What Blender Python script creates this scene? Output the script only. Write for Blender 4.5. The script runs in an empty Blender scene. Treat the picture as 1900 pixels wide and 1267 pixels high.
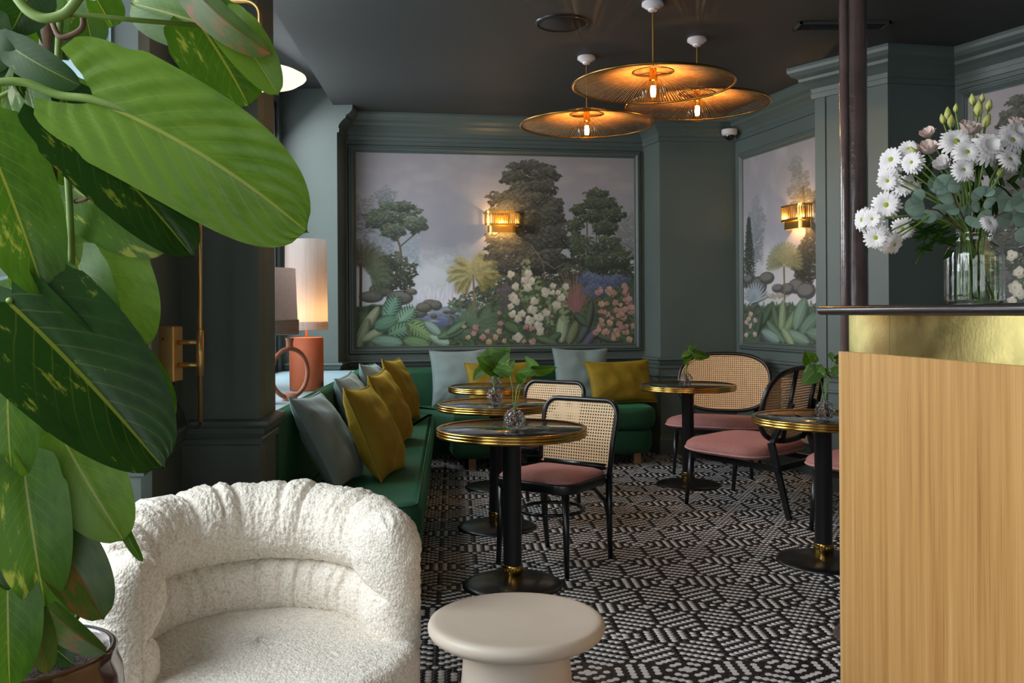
import bpy, math, random
import numpy as np
from mathutils import Vector, Matrix, noise

# ------------------------------------------------------------------ camera, world, light, exposure
F = 1700.0          # focal length in pixels of the 1900 px wide frame
HCAM = 1.276        # camera height above the tiled floor
PX, PY = 950.0, 580.0
ROLL = 0.0058
CEIL = 3.03
scene = bpy.context.scene
col = scene.collection
cam_data = bpy.data.cameras.new('camera')
cam_data.sensor_width = 36.0
cam_data.lens = 36.0 * F / 1900.0
cam_data.shift_y = -(633.5 - PY) / 1900.0
cam_data.clip_start = 0.05
cam = bpy.data.objects.new('camera', cam_data)
cam.matrix_world = Matrix.Translation((0, 0, HCAM)) @ Matrix.Rotation(math.pi / 2, 4, 'X') @ Matrix.Rotation(-ROLL, 4, 'Z')
col.objects.link(cam)
scene.camera = cam
vs = scene.view_settings
vs.view_transform = 'Standard'
vs.look = 'None'
vs.gamma = 1.0
vs.use_curve_mapping = False
vs.exposure = 0.34

world = bpy.data.worlds.new('overcast_sky')
scene.world = world
world.use_nodes = True
bg = world.node_tree.nodes['Background']
bg.inputs[0].default_value = (0.90, 0.95, 1.0, 1)
bg.inputs[1].default_value = 2.4

def area_light(name, loc, look, sx, sy, power, colour):
    d = bpy.data.lights.new(name, 'AREA')
    d.shape = 'RECTANGLE'; d.size = sx; d.size_y = sy; d.energy = power; d.color = colour
    o = bpy.data.objects.new(name, d)
    o.location = loc
    v = Vector(look) - Vector(loc)
    o.rotation_euler = v.to_track_quat('-Z', 'Y').to_euler()
    col.objects.link(o)
    return o
# daylight through the windows beside the sofa and beside the armchair; the shop front behind the camera lets in the open sky
area_light('window_sofa_offscreen', (-2.35, 4.72, 2.35), (-0.6, 4.65, 0.6), 1.25, 2.0, 62, (0.90, 0.95, 1.0))
area_light('window_far_sofa_offscreen', (-2.45, 6.85, 2.35), (-0.7, 6.6, 0.6), 1.3, 2.0, 62, (0.90, 0.95, 1.0))
area_light('window_armchair_offscreen', (-2.4, 1.3, 2.4), (-0.2, 1.7, 0.4), 2.4, 2.2, 112, (0.93, 0.96, 1.0))

# ------------------------------------------------------------------ pixel helpers (a pixel gives a direction only)
def P(x, y, Y):
    dx, dy = x - PX, y - PY
    dx, dy = dx - ROLL * dy, dy + ROLL * dx
    return Vector((dx / F * Y, Y, HCAM - dy / F * Y))
def PZ(x, y, z):
    dx, dy = x - PX, y - PY
    dx, dy = dx - ROLL * dy, dy + ROLL * dx
    Y = F * (HCAM - z) / dy
    return Vector((dx / F * Y, Y, z))
def hit(x, p0, p1, y=400):
    """plan point where the vertical plane through pixel column x meets the line p0-p1"""
    k = P(x, y, 1.0).x
    (x0, y0), (x1, y1) = p0, p1
    t = (k * y0 - x0) / ((x1 - x0) - k * (y1 - y0))
    return (x0 + t * (x1 - x0), y0 + t * (y1 - y0))

# ------------------------------------------------------------------ colour and materials
def lin(c):
    c = c / 255.0
    return c / 12.92 if c <= 0.04045 else ((c + 0.055) / 1.055) ** 2.4
def rgb(r, g, b):
    return (lin(r), lin(g), lin(b), 1.0)
class Nodes:
    def __init__(self, name):
        self.m = bpy.data.materials.new(name)
        self.m.use_nodes = True
        self.t = self.m.node_tree
        self.b = self.t.nodes['Principled BSDF']
        self.out = self.t.nodes['Material Output']
    def n(self, kind, **kw):
        nd = self.t.nodes.new(kind)
        for k, v in kw.items():
            if k.startswith('i_'):
                nd.inputs[k[2:].replace('_', ' ')].default_value = v
            else:
                setattr(nd, k, v)
        return nd
    def l(self, a, b):
        self.t.links.new(a, b)
    def coord(self, scale=(1, 1, 1), kind='Object', rot=(0, 0, 0)):
        tc = self.n('ShaderNodeTexCoord'); mp = self.n('ShaderNodeMapping')
        mp.inputs['Scale'].default_value = scale
        mp.inputs['Rotation'].default_value = rot
        self.l(tc.outputs[kind], mp.inputs['Vector'])
        return mp.outputs['Vector']
    def noise(self, vec, scale, detail=3, rough=0.55):
        nd = self.n('ShaderNodeTexNoise')
        nd.inputs['Scale'].default_value = scale
        nd.inputs['Detail'].default_value = detail
        nd.inputs['Roughness'].default_value = rough
        self.l(vec, nd.inputs['Vector'])
        return nd.outputs['Fac']
    def ramp(self, fac, stops):
        r = self.n('ShaderNodeValToRGB')
        e = r.color_ramp.elements
        while len(e) < len(stops): e.new(0.5)
        for k, (p, c) in enumerate(stops):
            e[k].position = p; e[k].color = c
        self.l(fac, r.inputs['Fac'])
        return r.outputs['Color']
    def math(self, op, a, b=None, c=None):
        nd = self.n('ShaderNodeMath', operation=op)
        for k, v in enumerate((a, b, c)):
            if v is None: continue
            if isinstance(v, (int, float)): nd.inputs[k].default_value = v
            else: self.l(v, nd.inputs[k])
        return nd.outputs[0]
    def bump(self, h, strength, dist=0.01):
        b = self.n('ShaderNodeBump')
        b.inputs['Strength'].default_value = strength
        b.inputs['Distance'].default_value = dist
        self.l(h, b.inputs['Height'])
        self.l(b.outputs['Normal'], self.b.inputs['Normal'])
        return b
def dim(c, k):
    return (c[0] * k, c[1] * k, c[2] * k, 1.0)
def mat(name, c, rough=0.5, metal=0.0, var=0.12, vscale=6.0, bump=0.0, bscale=80.0, bdist=0.004, sheen=0.0, coat=0.0, spec=None, stretch=(1, 1, 1), sheen_tint=None):
    N = Nodes(name)
    b = N.b
    vec = N.coord(stretch)
    if var > 0:
        f = N.noise(vec, vscale)
        N.l(N.ramp(f, [(0.3, dim(c, 1 - var)), (0.7, dim(c, 1 + var))]), b.inputs['Base Color'])
    else:
        b.inputs['Base Color'].default_value = c
    b.inputs['Roughness'].default_value = rough
    b.inputs['Metallic'].default_value = metal
    if spec is not None: b.inputs['Specular IOR Level'].default_value = spec
    if sheen:
        b.inputs['Sheen Weight'].default_value = sheen
        b.inputs['Sheen Roughness'].default_value = 0.4
        b.inputs['Sheen Tint'].default_value = sheen_tint or dim(c, 2.0)
    if coat:
        b.inputs['Coat Weight'].default_value = coat
        b.inputs['Coat Roughness'].default_value = 0.08
    if bump:
        N.bump(N.noise(vec, bscale, 4), bump, bdist)
    return N.m
def emit_mat(name, c, strength):
    N = Nodes(name)
    N.b.inputs['Base Color'].default_value = c
    N.b.inputs['Emission Color'].default_value = c
    N.b.inputs['Emission Strength'].default_value = strength
    return N.m
def glass_mat(name, tint=(0.96, 0.98, 0.98, 1), rough=0.03, bumpscale=0, refl=1.0, bstr=0.5):
    N = Nodes(name)
    tr = N.n('ShaderNodeBsdfTransparent'); tr.inputs[0].default_value = tint
    gl = N.n('ShaderNodeBsdfGlossy'); gl.inputs['Roughness'].default_value = rough
    fr = N.n('ShaderNodeLayerWeight'); fr.inputs['Blend'].default_value = 0.5
    mx = N.n('ShaderNodeMixShader')
    if bumpscale:
        vo = N.n('ShaderNodeTexVoronoi'); vo.inputs['Scale'].default_value = bumpscale
        N.l(N.coord(), vo.inputs['Vector'])
        bp = N.n('ShaderNodeBump'); bp.inputs['Strength'].default_value = bstr; bp.inputs['Distance'].default_value = 0.01
        N.l(vo.outputs['Distance'], bp.inputs['Height'])
        N.l(bp.outputs['Normal'], gl.inputs['Normal']); N.l(bp.outputs['Normal'], fr.inputs['Normal'])
    N.l(N.math('MINIMUM', N.math('MULTIPLY', N.math('MULTIPLY_ADD', N.math('POWER', fr.outputs['Facing'], 3.5), 0.75, 0.035), refl), 0.9), mx.inputs[0])
    N.l(tr.outputs[0], mx.inputs[1]); N.l(gl.outputs[0], mx.inputs[2])
    N.l(mx.outputs[0], N.out.inputs['Surface'])
    return N.m

M = {}
M['paint'] = mat('teal_wall_paint', rgb(88, 99, 95), 0.5, var=0.05, vscale=2.5, bump=0.05, bscale=60)
M['trim'] = mat('teal_trim_paint', rgb(84, 95, 92), 0.42, var=0.04, vscale=3)
M['paleblue'] = mat('pale_blue_paint', rgb(146, 172, 180), 0.5, var=0.04, vscale=3)
M['ceiling'] = mat('charcoal_ceiling_paint', rgb(56, 57, 57), 0.6, var=0.06, vscale=1.5)
M['black_frame'] = mat('black_window_metal', rgb(28, 30, 38), 0.4, var=0.05)
M['grout'] = mat('dark_grout', rgb(62, 56, 54), 0.8, var=0.1, vscale=30)
M['tile_white'] = mat('white_porcelain_tile', rgb(222, 216, 214), 0.35, var=0.06, vscale=3)
M['tile_black'] = mat('black_porcelain_tile', rgb(36, 33, 34), 0.3, var=0.12, vscale=4)
M['black'] = mat('black_lacquer', rgb(20, 20, 22), 0.32, var=0.05, coat=0.15)
M['black_top'] = mat('black_glass_tabletop', rgb(14, 14, 17), 0.06, var=0.0, coat=0.6)
M['brass'] = mat('polished_brass', rgb(214, 166, 84), 0.2, 1.0, var=0.08, vscale=14)
M['brass_satin'] = mat('satin_brass', rgb(222, 186, 122), 0.42, 1.0, var=0.04, vscale=8)
M['brass_old'] = mat('aged_bronze_brass', rgb(150, 118, 62), 0.3, 1.0, var=0.1, vscale=10)
M['green'] = mat('emerald_velvet', rgb(16, 72, 44), 0.75, var=0.22, vscale=5, bump=0.15, bscale=25, sheen=0.5, sheen_tint=rgb(70, 150, 100))
M['mustard'] = mat('mustard_velvet', rgb(138, 113, 4), 0.75, var=0.14, vscale=7, bump=0.2, bscale=30, sheen=0.5, sheen_tint=rgb(220, 190, 70))
M['paleteal'] = mat('pale_teal_velvet', rgb(122, 138, 136), 0.75, var=0.1, vscale=6, bump=0.2, bscale=30, sheen=0.5, sheen_tint=rgb(190, 205, 208))
M['pink'] = mat('dusty_pink_bouclette', rgb(176, 120, 114), 0.85, var=0.2, vscale=120, bump=0.5, bscale=420, sheen=0.3)
M['stone'] = mat('beige_lacquered_wood', rgb(203, 188, 172), 0.45, var=0.05, vscale=4)
M['terracotta'] = mat('terracotta_clay', rgb(196, 104, 68), 0.7, var=0.1, vscale=8, bump=0.1, bscale=30)
M['clay_pink'] = mat('pinkish_clay', rgb(176, 116, 92), 0.75, var=0.1, vscale=20, bump=0.1)
M['white_ceramic'] = mat('white_glazed_ceramic', rgb(228, 222, 224), 0.2, var=0.02)
M['cord_gold'] = mat('gold_fabric_cord', rgb(160, 112, 30), 0.7, var=0.2, vscale=200)
M['cable'] = mat('black_rubber_cable', rgb(16, 16, 18), 0.5, var=0)
M['iron'] = mat('dark_cast_iron_paint', rgb(92, 74, 72), 0.18, var=0.2, vscale=8, bump=0.5, bscale=34, bdist=0.006, coat=0.8)
M['glass'] = glass_mat('clear_glass')
M['bubble_glass'] = glass_mat('bubbled_glass', (0.93, 0.93, 0.94, 1), 0.05, 95, 1.5, 0.9)
M['bulb_glass'] = glass_mat('amber_bulb_glass', (1.0, 0.90, 0.70, 1), 0.02, 0, 1.0)
M['pane'] = glass_mat('window_glass', (0.95, 0.97, 0.97, 1), 0.02)
M['jar_glass'] = glass_mat('ribbed_jar_glass', (0.96, 0.97, 0.96, 1), 0.04, 0, 2.8)
M['water'] = glass_mat('vase_water', (0.90, 0.94, 0.86, 1), 0.02, 0, 0.6)
M['filament'] = emit_mat('glowing_filament', (1.0, 0.62, 0.20, 1), 60.0)
M['soil'] = mat('dark_potting_soil', rgb(54, 40, 32), 0.95, var=0.4, vscale=60, bump=0.8, bscale=90, bdist=0.02)
M['roots'] = mat('brown_roots', rgb(112, 72, 42), 0.7, var=0.5, vscale=90, bump=0.6, bscale=130)
M['stem'] = mat('green_stem', rgb(112, 138, 58), 0.5, var=0.2, vscale=14)
M['stem_brown'] = mat('brown_woody_stem', rgb(98, 72, 48), 0.7, var=0.3, vscale=30)
M['speaker'] = mat('black_speaker_mesh', rgb(24, 22, 22), 0.7, var=0.1, bump=0.5, bscale=300)
M['radiator'] = mat('beige_enamel', rgb(196, 168, 140), 0.5, var=0.03)
M['oak_foot'] = mat('pale_oak_foot', rgb(178, 128, 84), 0.5, var=0.12, vscale=10, stretch=(8, 8, 1))
M['skin_leafbrown'] = mat('dry_leaf_brown', rgb(110, 72, 44), 0.8, var=0.3, vscale=20)

def wood_mat():
    N = Nodes('oak_veneer')
    v = N.coord((1, 1, 1))
    mp = N.coord((26, 26, 0.55)); f1 = N.noise(mp, 1.6, 5, 0.62)
    mp2 = N.coord((120, 120, 1.4)); f2 = N.noise(mp2, 2.0, 3, 0.6)
    mp3 = N.coord((7, 7, 0.25)); f3 = N.noise(mp3, 1.5, 2, 0.5)
    s = N.math('ADD', N.math('MULTIPLY', f1, 0.5), N.math('ADD', N.math('MULTIPLY', f2, 0.28), N.math('MULTIPLY', f3, 0.22)))
    c = N.ramp(s, [(0.34, rgb(158, 104, 54)), (0.45, rgb(194, 142, 80)), (0.55, rgb(208, 158, 94)), (0.68, rgb(220, 174, 112))])
    N.l(c, N.b.inputs['Base Color'])
    N.b.inputs['Roughness'].default_value = 0.5
    N.bump(f2, 0.12, 0.002)
    return N.m
M['wood'] = wood_mat()
def brass_sheet():
    N = Nodes('worn_brass_sheet')
    v = N.coord()
    f = N.noise(v, 7, 4)
    N.l(N.ramp(f, [(0.2, rgb(176, 160, 98)), (0.8, rgb(204, 186, 120))]), N.b.inputs['Base Color'])
    N.b.inputs['Metallic'].default_value = 1.0
    N.l(N.math('MULTIPLY_ADD', N.noise(v, 16, 3), 0.14, 0.08), N.b.inputs['Roughness'])
    N.bump(N.noise(v, 110, 4), 0.05, 0.002)
    return N.m
M['brass_sheet'] = brass_sheet()
def cane_mat(name, pitch, hole, c, axes='XZ'):
    N = Nodes(name)
    tc = N.n('ShaderNodeTexCoord'); sp = N.n('ShaderNodeSeparateXYZ')
    N.l(tc.outputs['Object'], sp.inputs[0])
    u = N.math('SUBTRACT', N.math('FRACT', N.math('DIVIDE', sp.outputs['X'], pitch)), 0.5)
    w = N.math('SUBTRACT', N.math('FRACT', N.math('DIVIDE', sp.outputs['Z'], pitch)), 0.5)
    d = N.math('SQRT', N.math('ADD', N.math('MULTIPLY', u, u), N.math('MULTIPLY', w, w)))
    h = N.math('LESS_THAN', d, hole)
    N.b.inputs['Base Color'].default_value = c
    N.b.inputs['Roughness'].default_value = 0.55
    tr = N.n('ShaderNodeBsdfTransparent'); mx = N.n('ShaderNodeMixShader')
    N.l(h, mx.inputs[0]); N.l(N.b.outputs[0], mx.inputs[1]); N.l(tr.outputs[0], mx.inputs[2])
    N.l(mx.outputs[0], N.out.inputs['Surface'])
    return N.m
M['cane'] = cane_mat('woven_cane', 0.0155, 0.27, rgb(232, 196, 150))
M['cane_big'] = cane_mat('woven_cane_lounge', 0.0170, 0.27, rgb(228, 184, 132))
def boucle():
    N = Nodes('cream_boucle')
    v = N.coord()
    f = N.noise(v, 120, 2, 0.5)
    N.l(N.ramp(f, [(0.30, rgb(212, 200, 184)), (0.6, rgb(240, 232, 220))]), N.b.inputs['Base Color'])
    N.b.inputs['Roughness'].default_value = 0.95
    N.b.inputs['Sheen Weight'].default_value = 0.25
    vo = N.n('ShaderNodeTexVoronoi'); vo.inputs['Scale'].default_value = 150.0
    N.l(v, vo.inputs['Vector'])
    s = N.math('SUBTRACT', N.math('MULTIPLY', f, 0.6), vo.outputs['Distance'])
    N.bump(s, 0.45, 0.006)
    return N.m
M['boucle'] = boucle()
def string_mat(name, c, c2, axis_scale, trans=0.35):
    N = Nodes(name)
    v = N.coord(axis_scale)
    f = N.noise(v, 1.0, 2)
    N.l(N.ramp(f, [(0.3, c), (0.7, c2)]), N.b.inputs['Base Color'])
    N.b.inputs['Roughness'].default_value = 0.8
    tl = N.n('ShaderNodeBsdfTranslucent'); tl.inputs[0].default_value = c2
    mx = N.n('ShaderNodeMixShader'); mx.inputs[0].default_value = trans
    N.l(N.b.outputs[0], mx.inputs[1]); N.l(tl.outputs[0], mx.inputs[2])
    N.l(mx.outputs[0], N.out.inputs['Surface'])
    return N.m
M['shade_string'] = string_mat('off_white_yarn', rgb(196, 186, 184), rgb(226, 218, 214), (60, 60, 2))
M['shade_linen'] = string_mat('pinkish_linen', rgb(178, 156, 146), rgb(196, 174, 164), (90, 90, 90), 0.2)
M['raffia'] = string_mat('raffia_string', rgb(182, 128, 72), rgb(224, 176, 120), (40, 40, 40), 0.3)
M['opal'] = emit_mat('opal_lamp_disc', (1.0, 0.80, 0.60, 1), 1.1)
def leaf_mat(name, c1, c2, c3, var_at=0.66, trans=0.35, rough=0.40):
    N = Nodes(name)
    v = N.coord((22, 75, 22))
    f = N.noise(v, 1.0, 4, 0.65)
    w = N.noise(N.coord((1, 1, 1)), 9, 2)
    s = N.math('MULTIPLY_ADD', w, 0.5, N.math('MULTIPLY', f, 0.5))
    c = N.ramp(s, [(0.30, c1), (0.55, c2), (var_at, c2), (var_at + 0.05, c3)])
    # pale midrib and side veins follow the leaf's own uv (u along, v across)
    um = N.n('ShaderNodeUVMap'); um.uv_map = 'leaf'
    sp = N.n('ShaderNodeSeparateXYZ'); N.l(um.outputs[0], sp.inputs[0])
    av = N.math('ABSOLUTE', N.math('MULTIPLY_ADD', sp.outputs['Y'], 2.0, -1.0))
    ph = N.math('FRACT', N.math('MULTIPLY', N.math('SUBTRACT', sp.outputs['X'], N.math('MULTIPLY', av, 0.42)), 9.0))
    ln = N.math('LESS_THAN', N.math('ABSOLUTE', N.math('SUBTRACT', ph, 0.5)), 0.045)
    rib = N.math('LESS_THAN', av, 0.028)
    vm = N.math('MAXIMUM', rib, N.math('MULTIPLY', ln, N.math('MULTIPLY', N.math('SUBTRACT', 1.0, av), 0.30)))
    mc = N.n('ShaderNodeMix', data_type='RGBA')
    mc.inputs[7].default_value = dim(c3, 0.85)
    N.l(vm, mc.inputs[0]); N.l(c, mc.inputs[6])
    N.l(mc.outputs[2], N.b.inputs['Base Color'])
    N.b.inputs['Roughness'].default_value = rough
    N.b.inputs['Specular IOR Level'].default_value = 0.32
    tl = N.n('ShaderNodeBsdfTranslucent')
    N.l(mc.outputs[2], tl.inputs[0])
    mx = N.n('ShaderNodeMixShader'); mx.inputs[0].default_value = trans
    N.l(N.b.outputs[0], mx.inputs[1]); N.l(tl.outputs[0], mx.inputs[2])
    N.l(mx.outputs[0], N.out.inputs['Surface'])
    return N.m
M['leaf_bright'] = leaf_mat('bright_green_leaf', rgb(84, 122, 24), rgb(112, 148, 44), rgb(172, 184, 84), 0.70, 0.36)
M['leaf_mid'] = leaf_mat('mid_green_leaf', rgb(50, 88, 16), rgb(78, 116, 26), rgb(164, 172, 66), 0.60, 0.32)
M['leaf_dark'] = leaf_mat('dark_green_leaf', rgb(22, 48, 12), rgb(38, 70, 18), rgb(128, 140, 46), 0.62, 0.2)
M['leaf_white'] = leaf_mat('cream_variegated_leaf', rgb(74, 110, 60), rgb(120, 150, 96), rgb(214, 216, 180), 0.54, 0.3)
M['leaf_brown'] = leaf_mat('browning_leaf', rgb(40, 66, 22), rgb(70, 92, 30), rgb(126, 78, 40), 0.56, 0.2)
M['leaf_cut'] = leaf_mat('arrowhead_leaf', rgb(78, 124, 52), rgb(112, 154, 76), rgb(196, 212, 150), 0.6, 0.35)
M['eucalyptus'] = leaf_mat('eucalyptus_leaf', rgb(104, 128, 110), rgb(138, 160, 142), rgb(172, 190, 172), 0.66, 0.2, 0.55)
M['petal_white'] = mat('white_petal', rgb(238, 230, 228), 0.7, var=0.05, vscale=40)
M['petal_pink'] = mat('blush_petal', rgb(226, 200, 190), 0.7, var=0.1, vscale=40)
M['flower_eye'] = mat('yellow_green_eye', rgb(168, 176, 52), 0.8, var=0.2, vscale=200, bump=0.6, bscale=500)
M['bud'] = mat('yellow_green_bud', rgb(190, 188, 104), 0.55, var=0.15, vscale=30)
M['pot'] = mat('glazed_brown_pot', rgb(70, 46, 28), 0.12, var=0.6, vscale=9, coat=0.6, bump=0.1, bscale=20)

# ------------------------------------------------------------------ mesh helpers
class MB:
    def __init__(self):
        self.v = []; self.f = []; self.mi = []; self.cur = 0
    def add(self, verts, faces):
        o = len(self.v)
        self.v.extend([tuple(p) for p in verts])
        for f in faces:
            self.f.append(tuple(o + k for k in f)); self.mi.append(self.cur)
        return self
    def box(self, x0, x1, y0, y1, z0, z1):
        return self.add([(x0, y0, z0), (x1, y0, z0), (x1, y1, z0), (x0, y1, z0), (x0, y0, z1), (x1, y0, z1), (x1, y1, z1), (x0, y1, z1)],
                        [(3, 2, 1, 0), (4, 5, 6, 7), (0, 1, 5, 4), (1, 2, 6, 5), (2, 3, 7, 6), (3, 0, 4, 7)])
    def bbox_bevel(self, x0, x1, y0, y1, z0, z1, b):
        vs_ = []
        xs = (x0, x1); ys = (y0, y1); zs = (z0, z1)
        poly = [(x0 + b, y0), (x1 - b, y0), (x1, y0 + b), (x1, y1 - b), (x1 - b, y1), (x0 + b, y1), (x0, y1 - b), (x0, y0 + b)]
        inn = [(x0 + b, y0 + b), (x1 - b, y0 + b), (x1 - b, y0 + b), (x1 - b, y1 - b), (x1 - b, y1 - b), (x0 + b, y1 - b), (x0 + b, y1 - b), (x0 + b, y0 + b)]
        rings = [[(p[0], p[1], z0) for p in inn], [(p[0], p[1], z0 + b) for p in poly], [(p[0], p[1], z1 - b) for p in poly], [(p[0], p[1], z1) for p in inn]]
        return self.rings(rings, closed=True, caps=True)
    def rings(self, rings, closed=True, caps=False):
        n = len(rings[0]); o = len(self.v)
        vv = [p for r in rings for p in r]
        ff = []
        m = n if closed else n - 1
        for i in range(len(rings) - 1):
            for k in range(m):
                a = i * n + k; b = i * n + (k + 1) % n
                ff.append((a, b, b + n, a + n))
        if caps:
            ff.append(tuple(range(n - 1, -1, -1)))
            ff.append(tuple((len(rings) - 1) * n + k for k in range(n)))
        return self.add(vv, ff)
    def lathe(self, prof, seg=32, c=(0, 0, 0), caps=False):
        rr = []
        for r, z in prof:
            rr.append([(c[0] + r * math.cos(2 * math.pi * k / seg), c[1] + r * math.sin(2 * math.pi * k / seg), c[2] + z) for k in range(seg)])
        return self.rings(rr, True, caps)
    def tube(self, pts, r, seg=10, closed=False, caps=True):
        pts = [Vector(p) for p in pts]
        n = len(pts)
        rad = r if isinstance(r, (list, tuple)) else [r] * n
        rings = []
        up = None
        for i in range(n):
            if closed: t = pts[(i + 1) % n] - pts[i - 1]
            else: t = pts[min(i + 1, n - 1)] - pts[max(i - 1, 0)]
            if t.length < 1e-9: t = Vector((0, 0, 1))
            t.normalize()
            if up is None:
                up = Vector((0, 0, 1)) if abs(t.z) < 0.9 else Vector((1, 0, 0))
            u = up - t * up.dot(t)
            if u.length < 1e-6: u = t.orthogonal()
            u.normalize(); w = t.cross(u); up = u
            rings.append([tuple(pts[i] + (u * math.cos(2 * math.pi * k / seg) + w * math.sin(2 * math.pi * k / seg)) * rad[i]) for k in range(seg)])
        if closed:
            rings.append(rings[0])
            return self.rings(rings, True, False)
        return self.rings(rings, True, caps)
    def beam(self, a, b, w, d, w2=None, d2=None, side=None):
        """tapered rectangular bar from a to b; side = direction of the w axis"""
        a = Vector(a); b = Vector(b); t = (b - a).normalized()
        s = Vector(side) if side is not None else (Vector((1, 0, 0)) if abs(t.x) < 0.9 else Vector((0, 1, 0)))
        u = (s - t * s.dot(t)).normalized(); v = t.cross(u)
        w2 = w if w2 is None else w2; d2 = d if d2 is None else d2
        r1 = [tuple(a + u * sx * w / 2 + v * sy * d / 2) for sx, sy in ((-1, -1), (1, -1), (1, 1), (-1, 1))]
        r2 = [tuple(b + u * sx * w2 / 2 + v * sy * d2 / 2) for sx, sy in ((-1, -1), (1, -1), (1, 1), (-1, 1))]
        return self.rings([r1, r2], True, True)
    def sphere(self, c, r, seg=16, rings=10, sz=1.0):
        prof = []
        for k in range(rings + 1):
            a = -math.pi / 2 + math.pi * k / rings
            prof.append((max(1e-4, r * math.cos(a)), r * math.sin(a) * sz))
        return self.lathe(prof, seg, c)
    def obj(self, name, m, parent=None, smooth=True, world=False, angle=None):
        me = bpy.data.meshes.new(name)
        v = self.v
        if world and parent is not None:
            o = parent.location
            v = [(p[0] - o.x, p[1] - o.y, p[2] - o.z) for p in v]
        me.from_pydata(v, [], self.f)
        ms = m if isinstance(m, (list, tuple)) else [m]
        for x in ms: me.materials.append(x)
        if len(ms) > 1: me.polygons.foreach_set('material_index', self.mi)
        if smooth:
            me.polygons.foreach_set('use_smooth', [True] * len(me.polygons))
            if angle is not None:
                try: me.set_sharp_from_angle(angle=math.radians(angle))
                except Exception: pass
        me.update()
        return link(name, me, parent)
def link(name, me, parent=None):
    o = bpy.data.objects.new(name, me)
    col.objects.link(o)
    if parent is not None: o.parent = parent
    return o
def thing(name, label, cat, loc=(0, 0, 0), rotz=0.0, group=None):
    o = bpy.data.objects.new(name, None)
    o.empty_display_size = 0.1
    col.objects.link(o)
    o.location = loc; o.rotation_euler = (0, 0, rotz)
    return tag(o, label, cat, group)
def tag(o, label, cat, group=None):
    o['label'] = label; o['category'] = cat
    if group: o['group'] = group
    return o
def struct(o):
    o['kind'] = 'structure'
    return o
def copy_tree(o, parent=None):
    c = o.copy(); col.objects.link(c); c.parent = parent
    for ch in list(o.children): copy_tree(ch, c)
    return c
def arc(cx, cy, r, a0, a1, n):
    return [(cx + r * math.cos(math.radians(a0 + (a1 - a0) * k / n)), cy + r * math.sin(math.radians(a0 + (a1 - a0) * k / n))) for k in range(n + 1)]
def round_poly(pts, r, n=6):
    """plan polygon (counter-clockwise) with rounded corners; r number or list"""
    out = []
    m = len(pts)
    for i in range(m):
        p = Vector(pts[i]).to_2d() if len(pts[i]) == 2 else Vector(pts[i][:2])
        a = Vector(pts[i - 1][:2]); b = Vector(pts[(i + 1) % m][:2]); p = Vector(pts[i][:2])
        ri = r[i] if isinstance(r, (list, tuple)) else r
        if ri <= 0: out.append((p.x, p.y)); continue
        da = (a - p).normalized(); db = (b - p).normalized()
        ang = math.acos(max(-1, min(1, da.dot(db))))
        d = min(ri / math.tan(ang / 2), (a - p).length * 0.49, (b - p).length * 0.49)
        rr = d * math.tan(ang / 2)
        c = p + (da + db).normalized() * (rr / math.sin(ang / 2))
        s = p + da * d; e = p + db * d
        a0 = math.atan2(s.y - c.y, s.x - c.x); a1 = math.atan2(e.y - c.y, e.x - c.x)
        while a1 - a0 > math.pi: a1 -= 2 * math.pi
        while a1 - a0 < -math.pi: a1 += 2 * math.pi
        for k in range(n + 1):
            t = a0 + (a1 - a0) * k / n
            out.append((c.x + rr * math.cos(t), c.y + rr * math.sin(t)))
    return out
def inset(poly, d):
    m = len(poly); out = []
    for i in range(m):
        a = Vector(poly[i - 1]); p = Vector(poly[i]); b = Vector(poly[(i + 1) % m])
        e1 = (p - a); e2 = (b - p)
        if e1.length < 1e-7: e1 = e2
        if e2.length < 1e-7: e2 = e1
        n1 = Vector((-e1.y, e1.x)).normalized(); n2 = Vector((-e2.y, e2.x)).normalized()
        n = (n1 + n2)
        n = n.normalized() if n.length > 1e-6 else n1
        k = 1.0 / max(0.5, n.dot(n1))
        out.append((p.x + n.x * d * k, p.y + n.y * d * k))
    return out
def prism(mb, poly, z0, z1, rb=0.0, rt=None, nb=5, crown=0.0):
    """extruded plan polygon (ccw) with rounded bottom (rb) and top (rt) edges"""
    rt = rb if rt is None else rt
    rings = []
    if rb > 0:
        for k in range(nb, -1, -1):
            a = math.pi / 2 * k / nb
            rings.append([(x, y, z0 + rb - rb * math.sin(a)) for x, y in inset(poly, rb * (1 - math.cos(a)))])
    else:
        rings.append([(x, y, z0) for x, y in poly])
    if rt > 0:
        for k in range(nb + 1):
            a = math.pi / 2 * k / nb
            rings.append([(x, y, z1 - rt + rt * math.sin(a)) for x, y in inset(poly, rt * (1 - math.cos(a)))])
    else:
        rings.append([(x, y, z1) for x, y in poly])
    mb.rings(rings, True, True)
    return mb
def sweep(mb, path, prof, closed=False):
    """sweep a profile [(out, z)] along a plan path; 'out' points to the right of the path direction"""
    n = len(path); rings = []
    for i in range(n):
        p = Vector(path[i])
        ds = []
        if closed or i > 0: ds.append((p - Vector(path[i - 1])).normalized())
        if closed or i < n - 1: ds.append((Vector(path[(i + 1) % n]) - p).normalized())
        ns = [Vector((d.y, -d.x)) for d in ds]
        if len(ns) == 2:
            m = (ns[0] + ns[1]).normalized(); k = 1.0 / max(0.25, m.dot(ns[0]))
        else: m = ns[0]; k = 1.0
        rings.append([(p.x + m.x * o * k, p.y + m.y * o * k, z) for o, z in prof])
    if closed: rings.append(rings[0])
    return mb.rings(rings, True, not closed)
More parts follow.
